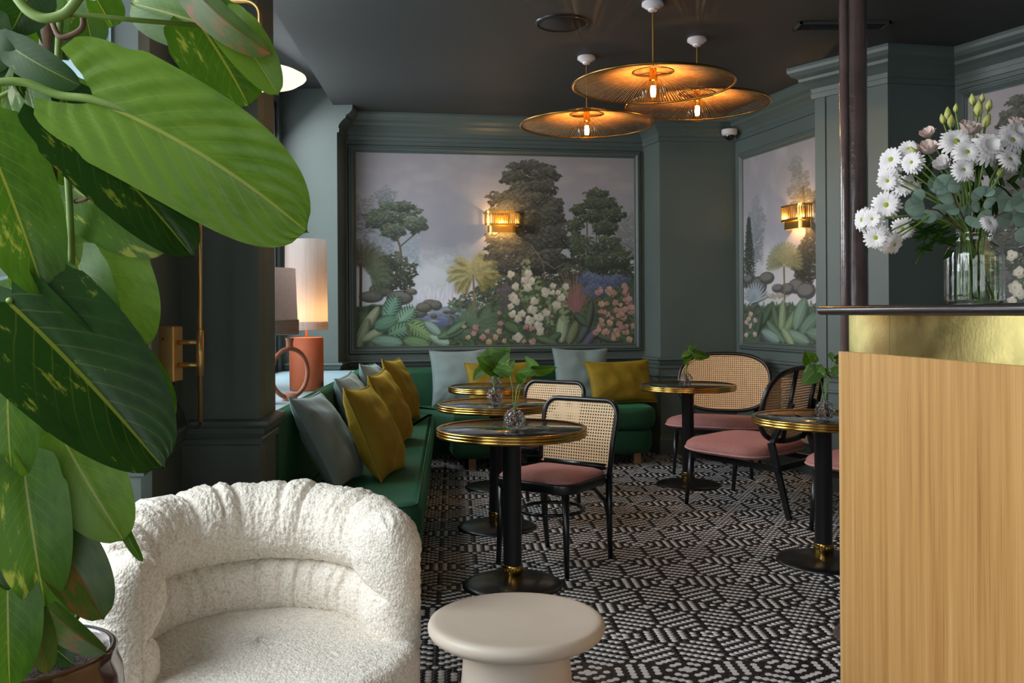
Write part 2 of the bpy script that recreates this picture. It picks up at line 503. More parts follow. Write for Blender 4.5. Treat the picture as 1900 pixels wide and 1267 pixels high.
# ------------------------------------------------------------------ the room: plan points going round the room clockwise (room on the right hand)
WA0, WA1 = (-1.75, -1.5), (-1.75, 2.88)
WB1 = (-1.17, 2.88)
WC1 = (-1.29, 3.57)
WD1 = (-0.987, 3.57)
WE1 = (-1.009, 3.90)
WF1 = (-1.700, 3.90)
WG1 = (-1.925, 7.70)
WH1 = (-1.463, 7.70)
WI1 = (-1.454, 8.05)
WJ1 = (1.225, 8.50)
WK1 = (1.327, 8.20)
WL1 = (2.02, 8.25)
WM1 = (2.435, 6.75)
WN0 = (2.19, 6.60)
WN1 = (2.53, 6.15)
WO1 = (3.03, 6.25)
WP1 = (4.20, 3.74)
WQ1 = (4.20, -1.5)
TOP = 3.25

def slab(mb, p0, p1, z0, z1, th=0.09):
    a = Vector(p0); b = Vector(p1); d = (b - a).normalized(); o = Vector((-d.y, d.x)) * th
    q = [a, b, b + o, a + o]
    mb.add([(p.x, p.y, z0) for p in q] + [(p.x, p.y, z1) for p in q],
           [(3, 2, 1, 0), (4, 5, 6, 7), (0, 1, 5, 4), (1, 2, 6, 5), (2, 3, 7, 6), (3, 0, 4, 7)])
def along(p0, p1, t):
    return (p0[0] + (p1[0] - p0[0]) * t, p0[1] + (p1[1] - p0[1]) * t)

# floor base under the tiles
fl = MB().box(-2.2, 4.4, -1.7, 8.8, -0.12, -0.004).obj('floor', M['grout'], smooth=False)
struct(fl)

# hexagonal mosaic: pattern of concentric hexagon rings with black spokes (16 columns by 27 rows repeat)
HR = 0.0150
CX, RY = 1.5 * HR, math.sqrt(3) * HR
fdir = Vector((-0.0647, 1.0)).normalized(); fx = Vector((fdir.y, -fdir.x))
FO = PZ(1317.4, 1175.3, 0.0)
def tile_white(u, v2):
    """u column, v2 = twice the row coordinate (growing towards the camera)"""
    v = v2 / 2.0
    um = (u + 8) % 16 - 8; vm = v % 27
    best = None
    for (cu, cv) in ((0, 0), (0, 27), (8, 14 if vm <= 13.5 else 13), (-8, 14 if vm <= 13.5 else 13)):
        du = abs(um - cu); dv = abs(vm - cv)
        d = max(du, dv + du / 2.0)
        c = (d, du, dv)
        if best is None or c[0] < best[0]: best = c
    d, du, dv = best
    if d == 1: return True
    if du == 0 and dv == 10: return True
    if du == 8 and dv == 4: return True
    spoke = du == 0 or abs(dv - du / 2.0) < 1e-6
    side = d == du and dv < du / 2.0
    if spoke or d % 2 == 0: return False
    if side: return d <= 7
    # shared outer ring must not sit on the neighbour's spoke
    return d <= 9 and du < 8
cells = []
for u in range(-110, 150):
    for v2 in range(-380, 200):
        if (u + v2) % 2: continue
        p = Vector((FO.x, FO.y)) + fx * (u * CX) - fdir * (v2 / 2.0 * RY)
        if p.y < 1.9 or p.y > 8.45 or p.x < -1.25 or p.x > 3.1: continue
        if p.y < 3.2 and p.x > 1.6: continue
        if p.y > 3.9 and p.x < -0.95: continue
        cells.append((p.x, p.y, u, v2))
def hexes(cl):
    n = len(cl)
    r_out = HR * 0.965; r_in = HR * 0.90
    ang = [math.radians(60 * k) for k in range(6)]
    ring = np.array([[math.cos(a), math.sin(a)] for a in ang])
    rot = np.array([[fx.x, fx.y], [fdir.x, fdir.y]])
    ring = ring @ rot
    c = np.array([(a[0], a[1]) for a in cl])
    v = np.zeros((n, 12, 3))
    v[:, :6, :2] = c[:, None, :] + ring[None] * r_out; v[:, :6, 2] = -0.004
    v[:, 6:, :2] = c[:, None, :] + ring[None] * r_in
    rng = np.random.RandomState(3)
    v[:, 6:, 2] = rng.uniform(-0.0004, 0.0004, (n, 1))
    loops = []
    base = (np.arange(n) * 12)[:, None]
    pat = []
    for k in range(6): pat += [k, (k + 1) % 6, 6 + (k + 1) % 6, 6 + k]
    pat += [6, 7, 8, 9, 10, 11]
    loops = (base + np.array(pat)[None]).ravel()
    tot = np.tile(np.array([4] * 6 + [6]), n)
    me = bpy.data.meshes.new('tile_field')
    me.vertices.add(n * 12); me.vertices.foreach_set('co', v.ravel())
    me.loops.add(len(loops)); me.loops.foreach_set('vertex_index', loops.astype(np.int32))
    me.polygons.add(len(tot))
    st = np.concatenate(([0], np.cumsum(tot)[:-1]))
    me.polygons.foreach_set('loop_start', st.astype(np.int32))
    me.polygons.foreach_set('loop_total', tot.astype(np.int32))
    me.materials.append(M['tile_black']); me.materials.append(M['tile_white'])
    w = np.array([1 if tile_white(a[2], a[3]) else 0 for a in cl])
    me.polygons.foreach_set('material_index', np.repeat(w, 7).astype(np.int32))
    me.update(calc_edges=True); me.validate()
    return me
def seen(c):
    x = 950 + c[0] / c[1] * F; y = 577 + HCAM / c[1] * F
    return y < 1262 and 1062 < x < 1548
near = sorted([c for c in cells if seen(c)], key=lambda c: c[1])[:300]
nearset = set((c[2], c[3]) for c in near)
rest = [c for c in cells if (c[2], c[3]) not in nearset]
tf = link('tile_field', hexes(rest), fl); tf['kind'] = 'stuff'
def one_tile(m):
    mb = MB()
    mb.add([tuple(p) for p in []], [])
    r0 = [((fx * math.cos(a) + fdir * math.sin(a)) * HR * 0.965) for a in [math.radians(60 * k) for k in range(6)]]
    mb.rings([[(p.x, p.y, -0.004) for p in r0], [(p.x * 0.933, p.y * 0.933, 0.0) for p in r0]], True, True)
    me = bpy.data.meshes.new('tile'); me.from_pydata(mb.v, [], mb.f); me.materials.append(m); me.update()
    return me
tw, tb = one_tile(M['tile_white']), one_tile(M['tile_black'])
for c in near:
    o = link('tile', tw if tile_white(c[2], c[3]) else tb, fl)
    o.location = (c[0], c[1], 0.0)

# walls
wl = MB()
o0, o1 = 0.40, 0.945   # near window opening along the wall
a0, a1 = along(WA0, WA1, o0), along(WA0, WA1, o1)
slab(wl, WA0, a0, 0, TOP); slab(wl, a1, WA1, 0, TOP); slab(wl, a0, a1, 0, 0.62); slab(wl, a0, a1, 2.98, TOP)
slab(wl, WC1, WD1, 0, TOP); slab(wl, WB1, WC1, 0, TOP); slab(wl, along(WD1, WE1, 0.02), WE1, 0, TOP, 0.05); slab(wl, WE1, WF1, 0, TOP)
struct(wl.obj('wall_left', M['paint'], smooth=False))
wl = MB()
g0, g1 = along(WF1, WG1, 0.03), along(WF1, WG1, 0.365)
g2, g3 = along(WF1, WG1, 0.60), along(WF1, WG1, 0.965)
slab(wl, WF1, g0, 0, TOP); slab(wl, g1, g2, 0, TOP); slab(wl, g3, WG1, 0, TOP); slab(wl, g0, g1, 0, 0.80); slab(wl, g0, g1, 3.02, TOP); slab(wl, g2, g3, 0, 0.80); slab(wl, g2, g3, 3.02, TOP)
struct(wl.obj('wall_left_windows', M['paint'], smooth=False))
wn = MB(); slab(wn, WA1, WB1, 0, TOP)
struct(wn.obj('wall_left_reveal', M['paleblue'], smooth=False))
wh = MB(); slab(wh, WG1, WH1, 0, TOP, 0.3); slab(wh, WH1, WI1, 0, TOP)
struct(wh.obj('wall_left_pier', M['paint'], smooth=False))
wb = MB(); slab(wb, WI1, WJ1, 0, TOP)
struct(wb.obj('wall_back', M['paint'], smooth=False))
wr = MB()
for a, b in ((WJ1, WK1), (WK1, WL1), (WL1, WM1), (WM1, WN0), (WN0, WN1), (WN1, WO1), (WO1, WP1), (WP1, WQ1)): slab(wr, a, b, 0, TOP)
struct(wr.obj('wall_right', M['paint'], smooth=False))
wf = MB()
q0, q1 = along(WQ1, WA0, 0.50), along(WQ1, WA0, 0.93)
slab(wf, WQ1, q0, 0, TOP); slab(wf, q1, WA0, 0, TOP); slab(wf, q0, q1, 0, 0.3); slab(wf, q0, q1, 2.45, TOP)
struct(wf.obj('wall_front', M['paint'], smooth=False))

# ceiling: main plane, window soffit one step higher, edge of the step
def bulk(Y): return -1.353 - 0.054 * (Y - 5.11)
ce = MB()
pts = [(bulk(-1.7), -1.7), (4.4, -1.7), (4.4, 8.8), (bulk(8.8), 8.8)]
ce.add([(x, y, CEIL) for x, y in pts] + [(x, y, CEIL + 0.3) for x, y in pts], [(0, 3, 2, 1), (4, 5, 6, 7), (0, 1, 5, 4), (1, 2, 6, 5), (2, 3, 7, 6), (3, 0, 4, 7)])
pts = [(-2.3, -1.7), (bulk(-1.7), -1.7), (bulk(8.8), 8.8), (-2.3, 8.8)]
ce.add([(x, y, CEIL + 0.14) for x, y in pts] + [(x, y, CEIL + 0.3) for x, y in pts], [(0, 3, 2, 1), (4, 5, 6, 7), (0, 1, 5, 4), (1, 2, 6, 5), (2, 3, 7, 6), (3, 0, 4, 7)])
struct(ce.obj('ceiling', M['ceiling'], smooth=False))

# mouldings
cor = [(0, 2.80), (0.016, 2.80), (0.020, 2.835), (0.012, 2.84), (0.020, 2.87), (0.050, 2.905), (0.075, 2.925), (0.078, 2.945), (0.110, 2.965), (0.128, 2.99), (0.132, 3.01), (0.132, 3.04), (0, 3.04)]
struct(sweep(MB(), [WH1, WI1, WJ1, WK1, WL1, WM1, WN0, WN1, WO1, WP1, WQ1], cor).obj('trim_1', M['trim'], smooth=False))
rail = [(0, 0.765), (0.012, 0.770), (0.014, 0.790), (0.010, 0.795), (0.022, 0.815), (0.026, 0.835), (0.040, 0.842), (0.044, 0.850), (0.040, 0.862), (0.0, 0.868)]
struct(sweep(MB(), [WA1, WB1, WC1, WD1, WE1], rail).obj('trim_2', M['trim'], smooth=False))
struct(sweep(MB(), [along(WG1, WH1, 0.02), WH1, WI1, WJ1, WK1, WL1, WM1, WN0, WN1, WO1, WP1], rail).obj('trim_3', M['trim'], smooth=False))
base = [(0, 0), (0.02, 0), (0.02, 0.13), (0.012, 0.15), (0.008, 0.17), (0, 0.175)]
struct(sweep(MB(), [WA1, WB1, WC1, WD1, WE1], base).obj('baseboard_left', M['trim'], smooth=False))
struct(sweep(MB(), [WI1, WJ1, WK1, WL1, WM1, WN0, WN1, WO1, WP1], base).obj('baseboard_back', M['trim'], smooth=False))
# dado panel line under the rail
dado = [(0, 0.690), (0.012, 0.692), (0.016, 0.700), (0.012, 0.708), (0, 0.712)]
struct(sweep(MB(), [WI1, WJ1, WK1, WL1, WM1, WN0, WN1, WO1, WP1], dado).obj('trim_4', M['trim'], smooth=False))

# windows: black metal frames with panes
def window(name, p0, p1, z0, z1, nx, zs, parent_mat):
    root = bpy.data.objects.new(name, None); col.objects.link(root); struct(root)
    d = (Vector(p1) - Vector(p0)); L = d.length; d.normalize(); o = Vector((-d.y, d.x))
    root.location = (p0[0], p0[1], 0)
    ang = math.atan2(d.y, d.x); root.rotation_euler = (0, 0, ang)
    fr = MB()
    for z in (z0 + 0.03, z1 - 0.03): fr.box(0, L, 0.02, 0.08, z - 0.03, z + 0.03)
    for k in range(nx + 1):
        x = 0.03 + (L - 0.06) * k / nx
        fr.box(x - 0.03, x + 0.03, 0.021, 0.079, z0, z1)
    for z in zs: fr.box(0, L, 0.03, 0.07, z - 0.02, z + 0.02)
    fr.obj('window_frame', parent_mat, root, smooth=False)
    zz = [z0] + list(zs) + [z1]
    for k in range(nx):
        for j in range(len(zz) - 1):
            x0 = 0.03 + (L - 0.06) * k / nx + 0.03; x1 = 0.03 + (L - 0.06) * (k + 1) / nx - 0.03
            MB().box(x0, x1, 0.045, 0.051, zz[j] + 0.03, zz[j + 1] - 0.03).obj('pane', M['pane'], root, smooth=False)
    return root
w1 = window('window_1', a0, a1, 0.62, 2.98, 2, (2.3,), M['paleblue'])
w2 = window('window_2', g0, g1, 0.80, 3.02, 1, (2.45,), M['black_frame'])
w4 = window('window_4', g2, g3, 0.80, 3.02, 1, (2.45,), M['black_frame'])
w3 = window('window_3', q0, q1, 0.3, 2.45, 2, (1.9,), M['black_frame'])
# window sill behind the sofa
sill = MB()
sp = [(-1.70, 3.91), (-1.090, 3.91), (-1.260, 7.68), (-1.92, 7.68)]
sill.add([(x, y, 0.765) for x, y in sp] + [(x, y, 0.80) for x, y in sp], [(3, 2, 1, 0), (4, 5, 6, 7), (0, 1, 5, 4), (1, 2, 6, 5), (2, 3, 7, 6), (3, 0, 4, 7)])
struct(sill.obj('trim_5', M['paleblue'], smooth=False))
# casing strips on the pale reveal
cs = MB()
for x0, x1, d in ((-1.345, -1.315, 0.03), (-1.312, -1.270, 0.055), (-1.262, -1.245, 0.025)):
    cs.box(x0, x1, 2.88 - d, 2.885, 0.87, 3.15)
struct(cs.obj('trim_6', M['paleblue'], smooth=False))

# ------------------------------------------------------------------ painted scenic murals (flat prints, colours per vertex)
class Canvas:
    def __init__(self, w, h, seed):
        self.w, self.h = w, h
        self.a = np.zeros((h, w, 3)); self.r = np.random.RandomState(seed)
    def fbm(self, cells, octaves=4, sx=1.0, sy=1.0):
        out = np.zeros((self.h, self.w)); amp = 1.0; tot = 0
        for o in range(octaves):
            n = cells * 2 ** o
            g = self.r.rand(int(n * sy) + 3, int(n * sx) + 3)
            ys = np.linspace(0, g.shape[0] - 2.001, self.h); xs = np.linspace(0, g.shape[1] - 2.001, self.w)
            yi = ys.astype(int); xi = xs.astype(int); fy = (ys - yi)[:, None]; fxx = (xs - xi)[None]
            fy = fy * fy * (3 - 2 * fy); fxx = fxx * fxx * (3 - 2 * fxx)
            v = (g[yi][:, xi] * (1 - fy) * (1 - fxx) + g[yi][:, xi + 1] * (1 - fy) * fxx + g[yi + 1][:, xi] * fy * (1 - fxx) + g[yi + 1][:, xi + 1] * fy * fxx)
            out += v * amp; tot += amp; amp *= 0.55
        return out / tot
    def ell(self, cx, cy, rx, ry, ang, c, al=1.0, soft=1.2):
        R = max(rx, ry) + 2
        x0, x1 = int(max(0, cx - R)), int(min(self.w, cx + R + 1)); y0, y1 = int(max(0, cy - R)), int(min(self.h, cy + R + 1))
        if x1 <= x0 or y1 <= y0: return
        Y, X = np.mgrid[y0:y1, x0:x1]
        ca, sa = math.cos(ang), math.sin(ang)
        X = X - cx; Y = Y - cy
        u = (X * ca + Y * sa) / max(rx, 0.35); v = (-X * sa + Y * ca) / max(ry, 0.35)
        d = np.sqrt(u * u + v * v)
        m = np.clip((1 - d) * min(rx, ry) / soft + 0.5, 0, 1) * al
        self.a[y0:y1, x0:x1] = self.a[y0:y1, x0:x1] * (1 - m[..., None]) + np.array(c) / 255.0 * m[..., None]
    def line(self, pts, w, c, al=1.0):
        for (xa, ya), (xb, yb) in zip(pts[:-1], pts[1:]):
            n = max(2, int(math.hypot(xb - xa, yb - ya) / max(0.6, w * 0.6)))
            for k in range(n + 1):
                t = k / n
                self.ell(xa + (xb - xa) * t, ya + (yb - ya) * t, w, w, 0, c, al, 0.8)
    def blob(self, cx, cy, rx, ry, dark, light, n, s, ang=None, al=0.92):
        r = self.r
        dark = np.array(dark, float); light = np.array(light, float)
        n = int(n * 2.0); s = s * 0.55
        for k in range(n):
            th = r.rand() * 6.283; q = math.sqrt(r.rand()) * (1 + 0.16 * math.sin(5 * th + cx) + 0.1 * math.sin(11 * th + cy))
            x = cx + rx * q * math.cos(th); y = cy + ry * q * math.sin(th)
            lump = math.sin(x * 0.55 / max(1.0, s * 0.35) + cx) * math.cos(y * 0.6 / max(1.0, s * 0.35))
            t = 0.40 - 0.42 * math.sin(th) * q - 0.14 * math.cos(th) * q + 0.18 * lump + r.randn() * 0.16
            t = min(1, max(0, t)) * (0.25 + 0.75 * k / n)
            a = (r.randn() * 0.6 if ang is None else ang + r.randn() * 0.5)
            ss = s * (0.6 + 0.8 * r.rand())
            self.ell(x, y, ss, max(0.5, ss * 0.38), a, dark + (light - dark) * t, al, 0.9)
    def frond(self, x, y, L, ang, droop, c1, c2, w):
        n = 22; px, py = x, y
        c1 = np.array(c1, float); c2 = np.array(c2, float)
        for k in range(n):
            t = k / n; a = ang + droop * t
            px += math.cos(a) * L / n; py += math.sin(a) * L / n
            ll = w * math.sin(math.pi * (0.12 + 0.84 * t)) ** 0.8
            for s in (-1, 1):
                b = a + s * (0.95 - 0.35 * t)
                c = c1 + (c2 - c1) * min(1, max(0, (0.65 if math.sin(b) < 0 else 0.25) + self.r.randn() * 0.15))
                ex, ey = px + math.cos(b) * ll, py + math.sin(b) * ll + 0.15 * ll
                self.ell((px + ex) / 2, (py + ey) / 2, ll * 0.52, max(0.45, ll * 0.065), math.atan2(ey - py, ex - px), c, 0.9, 0.8)
        return px, py
    def bigleaf(self, x, y, L, W, ang, c, rib, slits=False):
        c = np.array(c, float); ca, sa = math.cos(ang), math.sin(ang)
        self.ell(x + 1.2, y + 1.6, L, W, ang, c * 0.40, 0.7, 2.0)
        self.ell(x, y, L, W, ang, c * 0.70, 1.0)
        self.ell(x + sa * W * 0.16, y - ca * W * 0.16, L * 0.93, W * 0.74, ang, c * 0.96, 0.9, 2.5)
        self.ell(x + sa * W * 0.42, y - ca * W * 0.42, L * 0.7, W * 0.34, ang, c * 1.14, 0.7, 3.0)
        nv = 7
        for k in range(-nv, nv + 1):
            q = k / (nv + 1.0); bx = x + ca * L * q; by = y + sa * L * q
            for s in (-1, 1):
                a = ang + s * 0.95; ww = W * math.sqrt(max(0, 1 - q * q)) * 1.0
                if slits and k % 2: self.line([(bx + math.cos(a) * ww * 0.45, by + math.sin(a) * ww * 0.45), (bx + math.cos(a) * ww * 1.15, by + math.sin(a) * ww * 1.15)], 0.8, c * 0.42, 0.85)
                else: self.line([(bx, by), (bx + math.cos(a) * ww * 0.85, by + math.sin(a) * ww * 0.85)], 0.45, np.minimum(255, c * 1.22), 0.45)
        self.line([(x - ca * L, y - sa * L), (x + ca * L, y + sa * L)], 0.55, np.minimum(255, c * 1.3), 0.7)
    def flower(self, x, y, r_, c, eye):
        c = np.array(c, float)
        self.ell(x + 0.8, y + 1.2, r_ * 1.02, r_ * 0.98, 0, (52, 56, 44), 0.6, 1.5)
        for k in range(6):
            a = k * 1.047 + self.r.rand()
            self.ell(x + math.cos(a) * r_ * 0.45, y + math.sin(a) * r_ * 0.45, r_ * 0.60, r_ * 0.5, a, c * (0.80 + 0.16 * self.r.rand() - 0.08 * math.sin(a)))
        self.ell(x, y, r_ * 0.5, r_ * 0.5, 0, c * 1.02, 0.5, 2.0)
        self.ell(x, y, r_ * 0.22, r_ * 0.22, 0, eye, 0.9)
    def sky(self, top, mid, low, ymid, ylow):
        ys = np.arange(self.h) / self.h
        for k in range(3):
            self.a[:, :, k] = np.interp(ys, [0, ymid, ylow, 1], [top[k], mid[k], low[k], low[k]])[:, None] / 255.0
        f = self.fbm(4, 5, 1.6, 1.0)
        m = np.clip((f - 0.5) * 3.0, 0, 1)[..., None] * 0.35
        self.a = self.a * (1 - m) + np.array((202, 198, 198)) / 255.0 * m
def muted(a, k):
    return a * (1 - k) + a.mean(axis=2, keepdims=True) * k
def paint_main(W=640, H=446):
    C = Canvas(W, H, 11); r = C.r
    sx, sy = W / 1422.0, H / 985.0
    X = lambda x: (x - 108) * sx
    Y = lambda y: (y - 228) * sy
    k = sx
    C.sky((158, 151, 157), (163, 163, 176), (196, 202, 208), 0.45, 0.64)
    for i in range(46):
        x = 180 + r.rand() * 1350; y = 360 + r.randn() * 50 - (x > 600) * 20
        C.ell(X(x), Y(y), (24 + 50 * r.rand()) * k, (10 + 14 * r.rand()) * k, 0, (178, 172, 174), 0.22, 9)
    for i in range(80):
        C.ell(X(540 + r.randn() * 70), Y(640 + r.randn() * 100), (20 + 40 * r.rand()) * k, (30 + 60 * r.rand()) * k, 0.3, (146, 147, 160), 0.10, 8)
    # hazy hills and distant trees
    for q_ in range(5):
        yb_ = 770 + q_ * 34
        for i in range(170):
            x = 395 + r.rand() * 420; yy = yb_ + 12 * math.sin(x * 0.03 + q_ * 2) + r.randn() * 10
            v_ = 168 + q_ * 6 + r.rand() * 26
            C.ell(X(x), Y(yy), (6 + 9 * r.rand()) * k, (4 + 5 * r.rand()) * k, 0, (v_ - 6, v_ + 2, v_ + 8), 0.55, 2)
    for i in range(40): C.ell(X(560 + r.rand() * 160), Y(500 + r.rand() * 220), 60 * k, 40 * k, 0, (152, 154, 166), 0.12, 10)
    C.blob(X(150), Y(560), 60 * k, 110 * k, (116, 116, 120), (146, 148, 152), 260, 12 * k, al=0.5)
    C.blob(X(255), Y(450), 50 * k, 48 * k, (112, 122, 130), (150, 158, 164), 160, 10 * k, al=0.7)
    C.line([(X(255), Y(470)), (X(252), Y(640))], 1.4, (122, 130, 136), 0.7)
    C.blob(X(370), Y(730), 52 * k, 110 * k, (132, 150, 164), (176, 190, 198), 240, 13 * k, al=0.55)
    C.blob(X(230), Y(700), 70 * k, 90 * k, (120, 136, 146), (160, 172, 178), 240, 13 * k, al=0.55)
    C.blob(X(1490), Y(650), 70 * k, 130 * k, (112, 118, 118), (150, 154, 154), 420, 13 * k, al=0.6)
    for i in range(90): C.ell(X(500 + r.randn() * 75), Y(850 + r.randn() * 50), (20 + 30 * r.rand()) * k, (12 + 18 * r.rand()) * k, 0, (206, 212, 220), 0.16, 6)
    # umbrella tree
    tr = (104, 92, 78)
    C.line([(X(335), Y(800)), (X(322), Y(700)), (X(300), Y(640)), (X(240), Y(600))], 3.2 * k * 1.6, tr)
    C.line([(X(322), Y(705)), (X(390), Y(645)), (X(430), Y(610))], 2.2 * k * 1.6, tr)
    C.line([(X(312), Y(670)), (X(350), Y(600))], 2 * k * 1.6, tr)
    for (bx, by, rx, ry, n) in ((300, 545, 130, 62, 560), (210, 575, 60, 40, 200), (400, 590, 62, 42, 220), (290, 625, 60, 40, 160), (320, 500, 70, 26, 130)):
        C.blob(X(bx), Y(by), rx * k, ry * k, (56, 66, 56), (142, 154, 128), n, 13 * k)
    # waterfall, pool, rocks
    for i in range(260):
        x = 395 + r.rand() * 330; y = 925 + r.rand() * 50
        C.ell(X(x), Y(y), 2.6 * k, 24 * k, 0.0, (190 + r.rand() * 50,) * 2 + (214 + r.rand() * 34,), 0.55)
    for i in range(170):
        x = 525 + r.rand() * 125; y = 975 + r.rand() * 42
        C.ell(X(x), Y(y), 2.6 * k, 22 * k, 0.0, (196 + r.rand() * 46,) * 2 + (220 + r.rand() * 30,), 0.55)
    for i in range(330):
        y = 1012 + r.rand() * 110; x = 385 + r.rand() * 350
        t = (y - 1012) / 110
        C.ell(X(x), Y(y), 34 * k, 3.4 * k, 0, (126 - 70 * t + r.rand() * 26, 142 - 66 * t + r.rand() * 26, 166 - 52 * t + r.rand() * 26), 0.6)
    for (bx, by, rx, ry) in ((230, 925, 60, 36), (320, 965, 66, 38), (180, 960, 60, 30), (410, 1045, 46, 24), (470, 1000, 40, 26), (500, 1005, 30, 26), (440, 1015, 40, 26), (565, 1040, 32, 9), (488, 1060, 16, 12), (650, 1000, 70, 22), (380, 935, 26, 16)):
        C.ell(X(bx), Y(by), rx * k, ry * k, 0, (74, 74, 70))
        C.ell(X(bx - 4), Y(by - 7), rx * k * 0.84, ry * k * 0.68, 0, (132, 130, 116), 0.8, 5)
        C.ell(X(bx + 8), Y(by + 8), rx * k * 0.7, ry * k * 0.4, 0, (86, 86, 80), 0.6, 4)
    # left thicket and dark palm
    C.blob(X(310), Y(840), 95 * k, 90 * k, (52, 56, 46), (120, 124, 96), 420, 14 * k)
    C.blob(X(250), Y(800), 60 * k, 50 * k, (50, 54, 50), (98, 104, 84), 160, 14 * k)
    C.line([(X(128), Y(1010)), (X(130), Y(800))], 3.2, (84, 62, 46))
    for a in np.linspace(-3.0, 0.5, 13): C.frond(X(134), Y(800), 130 * k, a, 0.35, (58, 56, 42), (104, 100, 70), 30 * k)
    for a in np.linspace(-1.6, 0.9, 8): C.frond(X(175), Y(850), 110 * k, a, 0.7, (70, 82, 62), (120, 134, 100), 28 * k)
    # middle dark mass
    for (bx, by, rx, ry, n) in ((1250, 850, 280, 90, 900), (860, 930, 150, 120, 620), (1420, 860, 120, 80, 300)):
        C.blob(X(bx), Y(by), rx * k, ry * k, (50, 58, 48), (104, 110, 88), n, 17 * k)
    # great cedar in the middle
    C.line([(X(1005), Y(900)), (X(1000), Y(560)), (X(985), Y(360))], 6 * k * 1.6, (62, 54, 46))
    for (bx, by, rx, ry, n) in ((980, 292, 110, 40, 320), (1060, 330, 72, 50, 260), (905, 345, 70, 40, 190), (1060, 400, 56, 56, 220), (960, 400, 90, 40, 240),
                                (880, 455, 118, 46, 360), (985, 470, 120, 60, 420), (1110, 490, 46, 50, 160), (900, 520, 130, 50, 420), (1060, 560, 100, 80, 460), (960, 600, 150, 70, 520),
                                (1100, 660, 86, 80, 360), (880, 680, 130, 60, 420), (1000, 700, 130, 70, 460), (860, 750, 120, 50, 360), (1060, 770, 120, 60, 380), (950, 800, 150, 50, 400)):
        C.blob(X(bx), Y(by), rx * k, ry * k, (44, 48, 46), (122, 122, 106), n, 16 * k, ang=0.25 if bx > 990 else -0.25)
    C.line([(X(985), Y(690)), (X(1040), Y(770)), (X(1105), Y(815)), (X(1160), Y(785))], 0.9, (134, 124, 106), 0.7)
    C.line([(X(1040), Y(770)), (X(1060), Y(860)), (X(1030), Y(900))], 0.7, (130, 120, 104), 0.7)
    # pines on the right
    for (xa, ya, xb, yb) in ((1330, 480, 1326, 860), (1372, 580, 1374, 850), (1278, 560, 1280, 810), (1222, 540, 1196, 720), (1420, 540, 1372, 640)):
        C.line([(X(xa), Y(ya)), (X(xb), Y(yb))], 1.5, (96, 80, 66), 0.9)
    for (bx, by, rx, ry, n) in ((1330, 425, 60, 34, 160), (1350, 475, 100, 40, 320), (1300, 540, 70, 34, 190), (1410, 530, 70, 40, 220), (1235, 505, 40, 26, 110), (1215, 590, 44, 40, 150), (1370, 600, 66, 40, 190),
                                (1220, 680, 46, 60, 170), (1270, 730, 80, 80, 320), (1390, 690, 70, 50, 220), (1440, 760, 80, 60, 260), (1340, 790, 80, 50, 230)):
        C.blob(X(bx), Y(by), rx * k, ry * k, (46, 58, 46), (118, 130, 98), n, 13 * k)
    # planting along the bottom
    ys = np.arange(H)[:, None]; xs = np.arange(W)[None]
    n1 = C.fbm(26, 4, 1.5, 1.0)
    line_ = np.interp(xs.ravel(), [X(108), X(330), X(420), X(600), X(740), X(860), X(1530)], [Y(990), Y(1010), Y(1100), Y(1105), Y(1010), Y(900), Y(850)])[None] + 22 * (C.fbm(9, 3, 1.5, 1) - 0.5)
    msk = np.clip((ys - line_) / 4.0, 0, 1)[..., None]
    gr = np.stack([38 + 70 * n1, 48 + 82 * n1, 36 + 58 * n1], -1) / 255.0
    C.a = C.a * (1 - msk) + gr * msk
    for i in range(2600):
        x = 560 + r.rand() * 970; y = 900 + r.rand() * 310 + max(0, 760 - x) * 0.4
        C.ell(X(x), Y(y), 10 * k, 3.6 * k, r.rand() * 3, (46 + r.rand() * 74, 60 + r.rand() * 80, 44 + r.rand() * 56), 0.8)
    for a in np.linspace(2.6, 6.6, 26): C.frond(X(680 + r.rand() * 60), Y(1090 + r.rand() * 50), 120 * k, a, 0.4, (70, 96, 78), (120, 144, 110), 24 * k)
    # coral shrub, blue shrub
    for i in range(120):
        a = -1.57 + r.randn() * 0.45; L = 60 + r.rand() * 130
        x0, y0 = 1215 + r.randn() * 14, 1060 - r.rand() * 60
        C.line([(X(x0), Y(y0)), (X(x0 + math.cos(a) * L), Y(y0 + math.sin(a) * L))], 0.55, (132 + r.rand() * 40, 92 + r.rand() * 26, 92 + r.rand() * 24), 0.7)
    C.blob(X(855), Y(960), 46 * k, 70 * k, (94, 78, 88), (140, 122, 132), 160, 9 * k)
    for (bx, by) in ((1290, 870), (1350, 885), (1320, 930), (1440, 880)):
        C.blob(X(bx), Y(by), 62 * k, 40 * k, (70, 84, 122), (132, 146, 184), 190, 9 * k)
    # big leaves lower left
    for (bx, by, L, W2, a, c) in ((165, 1090, 95, 26, -1.0, (160, 172, 138)), (140, 1150, 85, 24, -1.25, (140, 150, 118)), (190, 1150, 70, 24, -0.5, (150, 166, 128)), (280, 1020, 66, 46, -1.2, (112, 156, 134)),
                                 (345, 1065, 66, 46, -0.8, (124, 166, 138)), (250, 1095, 60, 40, -0.4, (96, 140, 112)), (330, 1130, 70, 44, -0.3, (104, 148, 116)), (420, 1135, 76, 56, 0.6, (122, 154, 98)),
                                 (255, 1188, 76, 34, 0.1, (116, 150, 130)), (400, 1195, 66, 34, 0.2, (104, 136, 92)), (515, 1180, 54, 28, 0.4, (152, 180, 160)), (480, 1120, 50, 26, 0.7, (136, 164, 150)), (570, 1150, 66, 22, -0.3, (96, 130, 96)), (600, 1120, 60, 18, -0.6, (104, 136, 104))):
        C.bigleaf(X(bx), Y(by), L * k, W2 * k, a, c, None, slits=W2 > 40)
